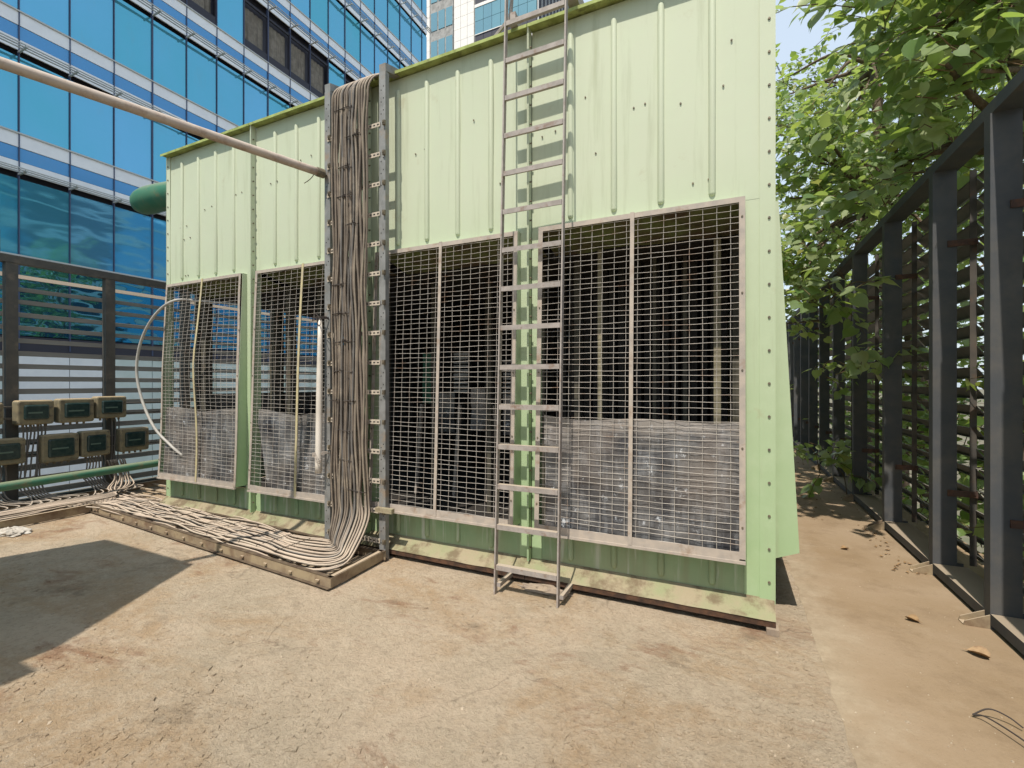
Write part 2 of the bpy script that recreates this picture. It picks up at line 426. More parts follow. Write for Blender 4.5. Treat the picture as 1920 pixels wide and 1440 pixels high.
m = MB(); m.v += [(-900, -900, -6), (900, -900, -6), (900, 900, -6), (-900, 900, -6)]; m.f.append((0, 1, 2, 3)); struct('ground', m, M_groundlow)

# ------------------------------------------------------------------ cooling tower
X0, X1, YF, YB, H = -6.34, .27, 3.42, 8.0, 4.37
FL = [-6.34, -4.70, -3.07, -1.43, .27]
ZT, ZB = 2.77, .44
BOXES = [(-6.26, -4.84), (-4.62, -3.20), (-2.97, -1.52), (-1.34, .10)]
tower = thing('cooling_tower', 'long pale green ribbed metal cooling tower with wire mesh inlets and bolted panels', 'cooling tower', ((X0 + X1) / 2, YF, 0))

def rib(mb, x, z0, z1, w=.023, d=.021, y=YF, n=6, ax=0):
    nz = 10; L = z1 - z0; b = len(mb.v)
    zs = [z0 + w * (1 - math.cos(math.pi / 2 * i / 4)) for i in range(5)] + [z1 - w * (1 - math.cos(math.pi / 2 * (4 - i) / 4)) for i in range(5)]
    for z in zs:
        e = min((z - z0) / w, (z1 - z) / w, 1); e = math.sqrt(max(0, 1 - (1 - e) ** 2))
        for k in range(n + 1):
            a = math.pi * k / n
            p = (x - math.cos(a) * w * e, y - math.sin(a) * d * e - .0005, z)
            mb.v.append(p if ax == 0 else (p[1], p[0], p[2]))
    for i in range(len(zs) - 1):
        for k in range(n):
            q = (b + i * (n + 1) + k, b + i * (n + 1) + k + 1, b + (i + 1) * (n + 1) + k + 1, b + (i + 1) * (n + 1) + k)
            mb.f.append(q)

def wavy(mb, x0, x1, z0, z1, y=YF, seed=0):
    def fn(u, v):
        x = x0 + (x1 - x0) * u; z = z0 + (z1 - z0) * v
        return (x, y + mn.noise(Vector((x * 1.7 + seed, 0, z * 1.2))) * .006, z)
    mb.grid(fn, max(1, int((x1 - x0) / .12)), max(1, int((z1 - z0) / .15)))

for i in range(4):
    a, b = FL[i] + .012, FL[i + 1] - .012; bx0, bx1 = BOXES[i]
    m = MB(); wavy(m, a, b, ZT - .01, H - .02, YF, i * 7); up = part('upper_panel', m, M_paint, tower, True)
    m = MB()
    for k in range(1, 5):
        xr = FL[i] + .325 * k * (FL[i + 1] - FL[i]) / 1.66
        m = MB(); rib(m, xr, ZT + .05, 4.25); part('rib', m, M_paint, up, True)
    m = MB(); wavy(m, bx0 + .005, bx1 - .005, .16, ZB - .02, YF + .004, i * 5); lp = part('lower_panel', m, M_paintlow, tower, True)
    m = MB()
    for k in range(1, 5):
        m = MB(); rib(m, FL[i] + .325 * k * (FL[i + 1] - FL[i]) / 1.66, .19, ZB - .02); part('rib', m, M_paintlow, lp, True)
    m = MB(); m.box(a, bx0 + .004, YF - .001, YF + .006, .158, ZT - .01); part('side_strip', m, M_paint, tower)
    m = MB(); m.box(bx1 - .004, b, YF - .001, YF + .006, .158, ZT - .01); part('side_strip', m, M_paint, tower)
    m = MB(); m.box(FL[i] + .003, FL[i + 1] - .003, YF - .075, YF + .02, H - .006, H + .004)
    m.box(FL[i] + .003, FL[i + 1] - .003, YF - .079, YF - .075, H - .022, H + .004)
    part('top_flange', m, M_moss, tower)
    # sloping ledge and rusty base edge
    y0 = YF - .13
    m = MB()
    def ledge(u, v, a=FL[i], b=FL[i + 1]):
        x = a + (b - a) * u
        return (x, YF - .13 * (1 - v) + mn.noise(Vector((x * 3, v, 1))) * .004, .075 + .09 * v ** 1.3 + mn.noise(Vector((x * 6, v * 2, 5))) * .004)
    m.grid(ledge, 26, 4); part('base_ledge', m, M_ledge, tower, True)
    m = MB(); m.box(FL[i] + .002, FL[i + 1] - .002, YF - .125, YF + .0, .035, .072); part('base_channel', m, M_rust, tower)

# vertical flanges with bolts
bolt_rows = []
for i, x in enumerate(FL):
    m = MB()
    if i in (1, 2, 3):
        m.box(x - .007, x - .001, YF - .06, YF + .003, .155, H - .008); m.box(x + .001, x + .007, YF - .06, YF + .003, .155, H - .008)
        j = part('joint_flange', m, M_paint, tower)
        me = bpy.data.meshes.get('flange_bolt')
        if me is None:
            mm = MB(); mm.tube([(.006, 0, 0), (.022, 0, 0)], .007, 6); mm.tube([(-.006, 0, 0), (-.016, 0, 0)], .007, 6); me = mm.mesh('flange_bolt', M_tar)
        w = worldloc(j)
        for k in range(27):
            link('bolt', me, j, Vector((x, YF - .035, .26 + k * .152)) - w)
    elif i == 0:
        m.box(x - .004, x + .075, YF - .006, YF + .0, .155, H - .008); m.box(x - .006, x + .0, YF - .006, YF + .08, .155, H - .008)
        j = part('corner_angle', m, M_paint, tower); w = worldloc(j)
        for k in range(25): link('bolt', BOLT, j, Vector((x + .035, YF - .006, .26 + k * .166)) - w)
    else:
        m.box(x - .085, x + .002, YF - .007, YF + .0, .13, H - .004); m.box(x, x + .006, YF - .005, YF + .09, .13, H - .004)
        j = part('corner_angle', m, M_paint, tower); w = worldloc(j)
        for k in range(19): link('bolt', BOLT, j, Vector((x - .03, YF - .007, .27 + k * .214)) - w)
# self tapping screws and open rivet holes on the upper sheets
m = MB()
scr = [(-6.05, 3.45), (-5.93, 3.46), (-5.98, 3.30), (-5.86, 3.31), (-5.58, 3.6), (-5.45, 3.62), (-5.02, 3.68), (-4.92, 3.69), (-4.45, 3.7), (-4.35, 3.71),
       (-4.0, 3.86), (-3.85, 3.88), (-2.95, 3.35), (-2.86, 3.37), (-2.55, 3.62), (-2.45, 3.64), (-1.95, 3.78), (-1.7, 3.2), (-1.33, 3.5), (-1.22, 3.52), (-.98, 3.72),
       (-.62, 3.55), (-.54, 3.56), (-.30, 3.5), (-.10, 3.82), (-.03, 3.55), (.02, 3.84), (-.22, 2.93), (-.12, 2.94), (-2.9, 2.84), (-5.95, 2.86), (-5.9, 2.86), (-.9, 3.28)]
for x, z in scr: link('screw', SCREW, tower, Vector((x, YF - .004, z)) - worldloc(tower))

# inlet hoods and mesh screens
def yf(z): return YF - .05 - .09 * (ZT - z) / (ZT - ZB)     # front plane of a hood
def warpA(x, z):
    u = (x - BOXES[0][0]) / 1.42; v = (z - ZB) / (ZT - ZB)
    dx = .030 * math.sin(v * 5.2 + .6) * u + .022 * math.exp(-((v - .72) / .12) ** 2) * (1 - abs(u - .5))
    dy = -.060 * math.sin(math.pi * u) * math.exp(-((v - .62) / .25) ** 2) + .008 * math.sin(7 * v + 3 * u)
    return dx, dy
def warp0(x, z): return 0, 0
def warpB(x, z):
    u = (x + 4.62) / 1.42; v = (z - ZB) / (ZT - ZB)
    return .006 * math.sin(v * 6), -.012 * math.sin(math.pi * u) * math.sin(v * 4)
for i, (bx0, bx1) in enumerate(BOXES):
    warp = (warpA, warpB, warp0, warp0)[i]
    hood = MB()
    for x in (bx0 - .002, bx1 - .002):
        hood.hexa([(x, yf(ZB), ZB - .01), (x + .004, yf(ZB), ZB - .01), (x + .004, YF, ZB - .01), (x, YF, ZB - .01),
                   (x, yf(ZT), ZT), (x + .004, yf(ZT), ZT), (x + .004, YF, ZT), (x, YF, ZT)])
    hood.box(bx0 + .003, bx1 - .003, yf(ZT), YF, ZT - .003, ZT)
    hd = part('inlet_hood', hood, M_paint, tower)
    m = MB(); m.hexa([(bx0 + .003, yf(ZB), ZB - .016), (bx1 - .003, yf(ZB), ZB - .016), (bx1 - .003, YF + .02, ZB - .05), (bx0 + .003, YF + .02, ZB - .05),
                      (bx0 + .003, yf(ZB), ZB - .010), (bx1 - .003, yf(ZB), ZB - .010), (bx1 - .003, YF + .02, ZB - .044), (bx0 + .003, YF + .02, ZB - .044)])
    part('sill', m, M_ledge, hd)
    fw = .032 if i < 2 else .036
    scrn = MB()
    def fp(x, z, off=0):
        dx, dy = warp(x, z); return Vector((x + dx, yf(z) + dy - off, z))
    def strip(x0, x1, z0, z1, n, mb, off=.004, th=.004, vert=True):
        for k in range(n):
            if vert:
                za, zb = z0 + (z1 - z0) * k / n, z0 + (z1 - z0) * (k + 1) / n; P = [(x0, za), (x1, za), (x1, zb), (x0, zb)]
            else:
                xa, xb = x0 + (x1 - x0) * k / n, x0 + (x1 - x0) * (k + 1) / n; P = [(xa, z0), (xb, z0), (xb, z1), (xa, z1)]
            f_ = [fp(x, z, off + th) for x, z in P]; bk = [fp(x, z, off) for x, z in P]
            mb.hexa([f_[0], f_[1], bk[1], bk[0], f_[3], f_[2], bk[2], bk[3]])
    strip(bx0, bx0 + fw, ZB, ZT, 12, scrn); strip(bx1 - fw, bx1, ZB, ZT, 12, scrn)
    strip(bx0 + fw, bx1 - fw, ZT - fw, ZT, 8, scrn, vert=False); strip(bx0 + fw, bx1 - fw, ZB - .012, ZB + fw + .008, 8, scrn, vert=False)
    strip(bx0, bx1, ZB - .03, ZB - .012, 8, scrn, off=-.004, th=.02, vert=False)
    sc = part('mesh_screen', scrn, M_frame, tower)
    if i in (0, 3): sc['label'] = ('buckled mesh screen with bowed centre bar' if i == 0 else 'straight mesh screen backed by stained grey sheet')
    xm = (bx0 + bx1) / 2 + (.02 if i == 0 else 0)
    m = MB(); strip(xm - .014, xm + .014, ZB - .01, ZT + .005, 14, m, off=.009, th=.005)
    part('centre_bar', m, M_framey if i < 2 else M_frame, sc)
    m = MB(); rw = .0016
    nz = int((ZT - ZB) / .0425); nx = int((bx1 - bx0) / .084)
    r2 = random.Random(i)
    for k in range(1, nz):
        z = ZB + (ZT - ZB) * k / nz + r2.uniform(-.004, .004) + (r2.uniform(-.012, .012) if r2.random() < .08 else 0)
        pts = [fp(bx0 + (bx1 - bx0) * u / 14, z + .003 * math.sin(u * 1.3 + k * 1.7), .002) for u in range(15)]
        m.tube(pts, rw, 4, False)
    for k in range(1, nx):
        x = bx0 + (bx1 - bx0) * k / nx + r2.uniform(-.004, .004)
        pts = [fp(x + .0015 * math.sin(v * 2.1 + k), ZB + (ZT - ZB) * v / 20, -.0015) for v in range(21)]
        m.tube(pts, rw * 1.1, 4, False)
    part('wire_mesh', m, M_wire, sc, kind='stuff')
    me = SCREW
    for k in range(5):
        link('screw', me, sc, Vector((bx1 - fw / 2, yf(ZB + .2 + k * .5) - .008, ZB + .2 + k * .5)) - worldloc(sc))
        link('screw', me, sc, Vector((bx0 + fw / 2, yf(ZB + .2 + k * .5) - .008, ZB + .2 + k * .5)) - worldloc(sc))
    # stained sheets tied behind the lower half of three screens
    if i != 2:
        top = 1.31 if i == 3 else 1.27
        m = MB()
        def sh(u, v, bx0=bx0, bx1=bx1, top=top, i=i):
            x = bx0 + .05 + (bx1 - bx0 - .07) * u; z = ZB + .02 + (top - ZB - .02) * v
            if i == 1: x += .22 * (1 - u) * (1 - v) ** 1.2
            if i == 3: x += .03 * (1 - u) * (1 - v)
            z += v * (.015 * math.sin(u * 9 + i) - .02 * math.sin(math.pi * u))
            y = yf(z) + .035 + .016 * mn.noise(Vector((x * 4, i, z * 5))) + .008 * mn.noise(Vector((x * 13, i, z * 11)))
            return (x, y, z)
        m.grid(sh, 36, 24); part('backing_sheet', m, M_tarp, tower, True)

# soffit, interior fill, posts
m = MB()
for i, (bx0, bx1) in enumerate(BOXES):
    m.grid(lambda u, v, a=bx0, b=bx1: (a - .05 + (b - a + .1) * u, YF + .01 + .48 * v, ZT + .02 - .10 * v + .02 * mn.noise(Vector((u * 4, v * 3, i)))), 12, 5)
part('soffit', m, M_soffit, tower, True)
m = MB(); m.box(X0 + .05, X1 - .05, 3.92, YB - .6, 2.66, 4.2); part('upper_fill', m, M_dark, tower)
m = MB()
for k in range(22):
    x = -1.50 + k * .08; m.box(x, x + .055, 4.35 + .03 * (k % 3), 7.3, .2, 2.66)
part('fill_pack', m, M_dark, tower)
m = MB()
for k in range(16):
    x = -2.9 + k * .09; m.box(x, x + .06, 5.6 + .04 * (k % 2), 7.3, .2, 2.66)
part('fill_pack', m, M_dark, tower)
m = MB()
for k in range(34):
    x = -6.1 + k * .1; m.box(x, x + .07, 6.6 + .05 * (k % 3), 7.6, .2, 2.66)
part('fill_pack', m, M_dark, tower)
m = MB(); m.box(X0 + .05, X1 - .05, YF + .05, YB - .05, .1, .16); part('basin', m, M_dark, tower)
for x, y, w, mat in [(-.98, 3.78, .035, M_inner2), (-.10, 3.85, .05, M_inner2), (.03, 3.9, .05, M_inner), (-1.25, 4.0, .05, M_inner), (-.6, 4.2, .03, M_inner), (-.35, 4.22, .03, M_inner),
                     (-6.12, 3.70, .09, M_inner), (-4.9, 3.75, .07, M_inner), (-5.35, 4.4, .05, M_inner), (-4.6, 3.72, .08, M_inner), (-4.3, 3.9, .07, M_inner), (-4.05, 4.2, .05, M_inner),
                     (-3.2, 3.7, .07, M_inner), (-3.0, 4.3, .06, M_inner), (-2.35, 4.4, .05, M_inner), (-2.1, 4.9, .05, M_inner), (-1.7, 4.3, .05, M_inner), (-2.75, 5.1, .05, M_inner), (-1.55, 3.7, .06, M_inner)]:
    m = MB(); m.box(x, x + w, y, y + w, .16, 2.66); part('inner_post', m, mat, tower)
# hanging louvre strips and sheets seen through the third inlet
for x, y, z0, z1, w, mat in [(-3.62, 5.0, 1.30, 1.95, .14, M_green), (-3.35, 4.9, .95, 1.45, .28, M_tarp), (-2.75, 4.75, 1.0, 1.5, .2, M_tarp), (-2.35, 4.8, 1.05, 1.9, .22, M_conc), (-3.05, 4.85, 1.45, 1.95, .2, M_conc), (-1.92, 4.7, 1.4, 1.85, .09, M_green), (-2.3, 4.7, .98, 1.42, .25, M_tarp)]:
    m = MB()
    if mat is M_conc:
        for q in range(int((z1 - z0) / .05)): m.box(x, x + w, y, y + .03, z0 + q * .05, z0 + q * .05 + .028)
        part('louvre_stack', m, mat, tower)
    else:
        m.grid(lambda u, v: (x + w * u, y + .03 * mn.noise(Vector((u * 3, v * 3, x))), z0 + (z1 - z0) * v), 6, 8); part('hanging_sheet', m, mat, tower, True)
m = MB()
for x in (-3.5, -2.95, -2.2, -2.5): m.bar((x, 4.7, .2), (x + .05, 4.75, 1.3), .035, .035)
part('inner_rod', m, M_frame, tower)

# right side wall: panels, hood cheek
m = MB()
m.box(X1 - .006, X1, YF + .09, YB, ZT, H - .01); m.box(X1 - .006, X1, YF + .09, YB, .155, ZB)
m.box(X1 - .006, X1, YF + .001, YF + .2, ZB, ZT)
sw = part('side_panel', m, M_paint, tower)
m = MB()
for k in range(1, 12): rib(m, YF + .35 * k, ZT + .05, 4.25, y=-X1 - .0, ax=0)
mv = [(-(y), x, z) for x, y, z in m.v]; m.v = mv
part('rib', m, M_paint, sw, True)
def xr(z): return X1 + .03 + .12 * (ZT - z) / (ZT - ZB)
for ya, yb in ((YF + .13, YF + 1.5), (YF + 1.62, YF + 3.0), (YF + 3.1, YB - .1)):
    m = MB()
    for y in (ya, yb - .004):
        m.hexa([(X1, y, ZB - .06), (xr(ZB), y, ZB), (xr(ZB), y + .004, ZB), (X1, y + .004, ZB - .06), (X1, y, ZT), (xr(ZT), y, ZT), (xr(ZT), y + .004, ZT), (X1, y + .004, ZT)])
    m.hexa([(xr(ZB), ya, ZB), (xr(ZB) + .004, ya, ZB), (xr(ZB) + .004, yb, ZB), (xr(ZB), yb, ZB), (xr(ZT), ya, ZT), (xr(ZT) + .004, ya, ZT), (xr(ZT) + .004, yb, ZT), (xr(ZT), yb, ZT)])
    part('side_hood', m, M_paint, tower)
# left side: posts, upper sheet, low backing
m = MB(); m.box(X0, X0 + .006, YF + .08, YB, ZT + .1, H - .01); m.box(X0, X0 + .006, YF + .08, YB, .155, ZB); part('side_panel', m, M_paint, tower)
m = MB()
for y in (3.75, 4.85, 4.98, 6.0, 6.15, 7.1, 7.5): m.box(X0, X0 + .06, y, y + .07, ZB, ZT + .1)
part('side_posts', m, M_inner, tower)
m = MB(); m.grid(lambda u, v: (X0 + .05 + .02 * mn.noise(Vector((u * 9, v * 4, 2))), 3.85 + 3.6 * u, ZB + (1.42 - ZB) * v), 30, 6); part('backing_sheet', m, M_tarp, tower, True)
m = MB(); m.box(X0, X1, YB - .01, YB, ZT, H - .01); m.box(X0, X1, YB - .01, YB, .155, ZB + .5); m.box(-3.4, X1, YB - .06, YB - .02, ZB + .5, ZT); part('rear_panel', m, M_paint, tower)
m = MB(); m.box(X0 + .01, X1 - .01, YF + .03, YB - .02, H - .03, H - .012); part('deck', m, M_conc, tower)
m = MB(); m.box(X0 + .05, X1 + .0, YF + .05, YB - .05, .0, .1); part('plinth', m, M_rust, tower)
single('timber_packer', MB().box(.215, .285, YF - .15, YF - .05, -.004, .034), M_cloth, 'small worn block under the front right corner of the green tower', 'block')

# green pipe elbow behind the tower's left top corner
t = thing('pipe_elbow', 'dark green painted pipe end sticking out left of the tower top', 'pipe', (-7.2, 3.75, 3.9))
m = MB(); P = catmull([(-6.1, 3.95, 4.13), (-6.8, 3.80, 4.13), (-7.3, 3.72, 4.11), (-7.60, 3.70, 4.05)], 6); m.tube(P, [.18] * (len(P) - 7) + [.179, .175, .168, .155, .13, .095, .04], 20)
part('pipe_body', m, M_green, t, True)

# ------------------------------------------------------------------ ladder
def ly(z): return 3.065 + .042 * z
lad = thing('access_ladder', 'long grey steel ladder standing against the green tower between two mesh screens', 'ladder', (-1.32, 3.13, 0))
for x in (-1.565, -1.075):
    m = MB(); m.bar((x, ly(0), -.004), (x, ly(5.3), 5.3), .011, .042, up=(0, 1, 0)); part('rail', m, M_ladder, lad)
m0 = MB(); m0.box(-.236, .236, -.016, .022, -.005, .018); m0.box(-.236, .236, -.019, -.016, -.018, .018)
RM = m0.mesh('rung', M_ladder)
for k in range(17):
    z = .195 + .296 * k
    o = link('rung', RM, lad, Vector((-1.32, ly(z), z)) - worldloc(lad)); o.rotation_euler = (0, R(rnd.uniform(-.4, .4)), 0)
for x in (-1.545, -1.055):
    m = MB(); m.bar((x, 3.075, .06), (x, 3.33, .06), .03, .03); part('foot_bracket', m, M_ladder, lad)
m = MB(); m.hexa([(-1.10, 3.30, 4.42), (-1.02, 3.30, 4.42), (-1.0, 3.62, 4.38), (-1.08, 3.62, 4.38), (-1.10, 3.30, 4.56), (-1.02, 3.30, 4.56), (-1.0, 3.62, 4.44), (-1.08, 3.62, 4.44)]); part('top_bracket', m, M_ladder, lad)
m = MB(); m.hexa([(-1.57, 3.30, 4.38), (-1.51, 3.30, 4.38), (-1.49, 3.50, 4.378), (-1.55, 3.50, 4.378), (-1.57, 3.30, 4.47), (-1.51, 3.30, 4.47), (-1.49, 3.50, 4.40), (-1.55, 3.50, 4.40)])
m.bar((-1.57, 3.33, 4.46), (-1.80, 3.42, 4.385), .012, .03); m.bar((-1.56, 3.32, 4.46), (-1.52, 3.36, 5.2), .02, .02); part('top_bracket', m, M_ladder, lad)

# ------------------------------------------------------------------ cable rack
rack = thing('cable_rack', 'tall galvanised slotted cable rack bolted in front of the green tower', 'cable rack', (-3.08, 3.21, 0))
XL, XR, YR = -3.415, -2.76, 3.22
holes = MB()
for x, sgn in ((XL, 1), (XR, -1)):
    m = MB()
    m.box(x - .035, x + .035, YR - .004, YR, 0, 4.30)
    m.box(x - .035, x - .031, YR, YR + .045, 0, 4.30); m.box(x + .031, x + .035, YR, YR + .045, 0, 4.30)
    m.hexa([(x - .035, YR + .0, 4.30), (x + .035, YR + .0, 4.30), (x + .035, 3.56, 4.41), (x - .035, 3.56, 4.41), (x - .035, YR - .004, 4.37), (x + .035, YR - .004, 4.37), (x + .035, 3.56, 4.47), (x - .035, 3.56, 4.47)])
    p = part('post', m, M_galv, rack)
    hm = MB()
    for k in range(40):
        z = .15 + k * .105
        if (k // 3) % 2 == 0: hm.tube([(x - .012, YR - .0035, z), (x - .012, YR - .0055, z)], .0055, 6); hm.tube([(x + .014, YR - .0035, z + .03), (x + .014, YR - .0055, z + .03)], .0055, 6)
    part('slot', hm, M_dark, p, kind='stuff')
m0 = MB(); m0.box(-.315, .315, 0, .004, -.019, .019); m0.box(-.315, .315, .004, .022, .015, .019)
RG = m0.mesh('rung', M_slot)
m1 = MB()
for k in range(-7, 8): m1.box(k * .042 - .011, k * .042 + .011, -.0012, .0002, -.0055, .0055)
SL = m1.mesh('slot', M_dark)
m2 = MB(); m2.box(-.012, .012, -.022, -.002, -.02, .02); m2.box(-.006, .006, -.03, -.022, -.008, .008); CL = m2.mesh('clip', M_tar)
for k in range(15):
    z = .165 + .2625 * k
    o = link('rung', RG, rack, Vector((-3.095, YR - .012, z)) - worldloc(rack)); link('slot', SL, o)
    link('clip', CL, rack, Vector((XL + .04, YR - .006, z + .01)) - worldloc(rack)); link('clip', CL, rack, Vector((XR + .028, YR - .004, z)) - worldloc(rack))
m = MB(); m.box(-2.80, -2.62, 3.17, 3.21, .43, .47); part('bracket', m, M_ledge, rack)
for x in (XL, XR):
    m = MB(); m.box(x - .034, x + .034, 3.56, 5.2, 4.38, 4.44); part('top_rail', m, M_galv, rack)

# ------------------------------------------------------------------ cable bundle: down the rack, over the floor tray
bun = thing('cable_bundle', 'thick bundle of dusty grey brown cables hanging down the rack into the floor tray', 'cables', (-3.15, 3.15, 0))
r3 = random.Random(11)
NC = 36
for i in range(NC):
    t_ = (i % 22) / 21 if i < 22 else (i - 22 + .5) / 14
    lay = 0 if i < 22 else 1
    x = -3.285 + .41 * t_ + r3.uniform(-.006, .006)
    yb = (3.178, 3.150)[lay] - .02 * r3.random()
    y_t = 3.16 - .46 * t_ + r3.uniform(-.03, .03)
    ztr = .062 + .022 * lay + r3.uniform(0, .012)
    rr = r3.uniform(.0090, .0120)
    P = [(x, 5.0, 4.43), (x, 4.2, 4.43), (x, 3.7, 4.425 + .01 * lay), (x, 3.42, 4.41 + .012 * lay), (x, 3.27 - .01 * lay, 4.33), (x, yb + .015, 4.20), (x, yb, 4.06)]
    ph = r3.uniform(0, 6); am = r3.uniform(.006, .016)
    for k in range(1, 16):
        z = 4.06 - k * .235
        xx = x + am * math.sin(ph + k * 1.1) - .05 * (t_ - .3) * math.exp(-((z - 2.3) / 1.3) ** 2) * .6
        P.append((xx, yb + .004 * math.sin(k * 2 + ph), z))
    bend = .16 + .30 * (1 - abs(t_ - .5))
    P += [(x + .012 + .05 * t_ ** 2, yb - .06 * t_, .38), (x + .02 + .08 * t_ ** 2, yb - .04 - .20 * t_, .20), (x - .01 + .11 * t_, (yb + y_t) / 2 - .12 * t_ - .03, .11 + .02 * lay), (x - .18 + .10 * t_, y_t - .03 * t_, ztr + .015), (x - .5, y_t, ztr)]
    X_end = -6.75 + r3.uniform(-.3, .3); n = 9
    for k in range(1, n + 1):
        xx = x - .5 + (X_end - x + .5) * k / n
        P.append((xx, y_t + .083 * (-2.9 - xx) * .82 + .03 * math.sin(ph * 2 + k * 1.3), ztr + .010 * math.sin(ph + k * 2.2)))
    y_e = P[-1][1]
    if i % 3: P += [(-7.2, y_e - .18, .08), (-7.40 + .25 * t_, y_e - .6, .07), (-7.48 + .3 * t_, 1.7, .07), (-7.5 + .3 * t_, .3, .07)]
    else: P += [(-7.3, y_e + .05, .08), (-7.6, y_e + .08, .09)]
    m = MB(); m.tube(catmull(P, 4), rr, 6); part('cable', m, (M_cable, M_cable, M_cable2, M_cable3)[r3.randrange(4)], bun, True)
for k in range(15):
    z = 4.02 - .262 * k
    for q in range(3):
        if r3.random() < .25: continue
        xa = -3.30 + r3.uniform(0, .22); xb = xa + r3.uniform(.10, .20); xb = min(xb, -2.87)
        dz = r3.uniform(-.02, .02)
        m = MB(); m.tube([(xa - .004, 3.19, z), (xa, 3.128, z), (xb, 3.126, z + dz), (xb + .004, 3.19, z + dz)], .0035, 4)
        m.bar((xb - .03, 3.122, z + dz), (xb - .018, 3.112, z + dz + .012), .006, .006); part('cable_tie', m, M_tie, bun)
for k in range(13):
    x = -3.55 - k * .27; yc = 2.78 + .083 * (-2.9 - x)
    m = MB(); m.tube([(x, yc - .08, .06), (x - .01, yc - .06, .105), (x + .01, yc + .30, .108), (x, yc + .33, .06)], .003, 4); part('cable_tie', m, M_tie, bun)
# brown sheathing crust where dust has filled the tray
# ------------------------------------------------------------------ floor tray
tray = thing('floor_cable_tray', 'dusty rusted steel ladder tray on the floor carrying cables to the rack', 'cable tray', (-4.9, 3.0, 0))
def tl(x, k): return (2.585 + .083 * (-2.71 - x), 3.20 + .05 * (-2.71 - x))[k]
for k in (0, 1):
    a = Vector((-2.71, tl(-2.71, k), .0)); b = Vector((-7.15, tl(-7.15, k), 0)); s_ = 1 if k == 0 else -1
    m = MB()
    m.bar(a + Vector((0, 0, .052)), b + Vector((0, 0, .052)), .005, .074)
    rl = part('side_rail', m, M_tray, tray)
    for zf, yo in ((.091, .012), (.013, -.012)):
        m = MB(); m.bar(a + Vector((0, yo * s_, zf)), b + Vector((0, yo * s_, zf)), .034, .005); part('flange', m, M_edge, rl)
    if k == 0:
        nb = MB(); nb.box(-.018, .018, -.014, 0, -.007, .007); nbm = nb.mesh('nut', M_tray)
        for q in range(13):
            x = -2.85 - q * .33; link('nut', nbm, rl, Vector((x, tl(x, 0) - .003, .045)) - worldloc(rl))
m = MB(); m.bar((-2.71, tl(-2.71, 0), .05), (-2.735, 3.20, .05), .005, .075); m.bar((-2.728, tl(-2.71, 0), .0915), (-2.753, 3.20, .0915), .035, .004); part('end_rail', m, M_tray, tray)
m0 = MB(); m0.box(-.02, .02, -.30, .30, -.012, .012); TR = m0.mesh('rung', M_tray)
for q in range(22):
    x = -2.86 - q * .20; y0, y1 = tl(x, 0), tl(x, 1)
    m = MB(); m.bar((x, y0 + .003, .046), (x, y1 - .003, .046), .034, .02); part('rung', m, M_tray, tray)
tray2 = thing('floor_cable_tray', 'tan steel cable tray running under the meter boxes beside the left fence', 'cable tray', (-7.4, 2, 0))
for x in (-6.98, -7.82):
    m = MB(); m.bar((x, -1, .052), (x, 2.93 if x > -7.2 else 4.4, .052), .005, .095); m.bar((x, -1, .098), (x, 2.93 if x > -7.2 else 4.4, .098), .036, .004); part('side_rail', m, M_tray, tray2)
for q in range(22):
    y = -.8 + q * .23; m = MB(); m.bar((-7.82, y, .046), (-6.985, y, .046), .034, .02); part('rung', m, M_tray, tray2)

# ------------------------------------------------------------------ steel pipe, PVC pipe, hose
A = Vector((-3.44, 3.19, 3.52)); B = Vector((-4.156, 1.28, 3.573)); C = B + (B - A) * 1.0
t = thing('steel_pipe', 'long faded pinkish steel pipe slanting from the cable rack up past the left edge', 'pipe', tuple(A))
m = MB(); m.tube([A + (B - A) * k / 12 for k in range(0, 25)], .036, 14); part('pipe_body', m, M_pipe, t, True)
m = MB(); m.tube([A - (B - A) * .004, A + (B - A) * .03], .042, 12); m.tube(catmull([(-3.45, 3.12, 3.52), (-3.5, 3.1, 3.45), (-3.56, 3.08, 3.41)], 4), .004, 5); part('end_clamp', m, M_tar, t)
t = thing('pvc_pipe', 'off white plastic pipe tied upright to the left rack post', 'pipe', (-3.478, 3.15, .7))
m = MB(); m.tube([(-3.448, 3.160, 2.16), (-3.448, 3.160, 1.9), (-3.452, 3.158, 1.55), (-3.460, 3.155, .80), (-3.460, 3.15, .72)], [.018, .024, .029, .032, .030], 12); part('pipe_body', m, M_pvc, t, True)
for z, s_ in ((2.14, 1), (.88, -1)):
    m = MB()
    for q in range(4): m.tube(catmull([(-3.53, 3.15, z + q * .008), (-3.48, 3.115, z + .01 * q), (-3.40, 3.19, z + .02 + .006 * q), (-3.39, 3.23, z)], 4), .0035, 5)
    m.tube(catmull([(-3.46, 3.115, z), (-3.42, 3.09, z + .05 * s_), (-3.36, 3.09, z - .02), (-3.40, 3.10, z - .06), (-3.44, 3.11, z + .02)], 4), .0035, 5)
    part('wire_tie', m, M_tie if z > 2 else M_frame, t)
m = MB(); m.tube(catmull([(-5.3, 3.62, 2.50), (-5.84, 3.5, 2.56), (-5.98, 3.30, 2.54), (-6.25, 3.24, 2.38), (-6.50, 3.22, 2.08), (-6.60, 3.22, 1.72), (-6.52, 3.24, 1.35), (-6.30, 3.26, 1.02), (-6.05, 3.30, .82), (-5.86, 3.33, .70)], 6), .0155, 10)
single('flexible_hose', m, M_hose, 'grey flexible hose bowed out around the left corner of the tower', 'hose', smooth=True)

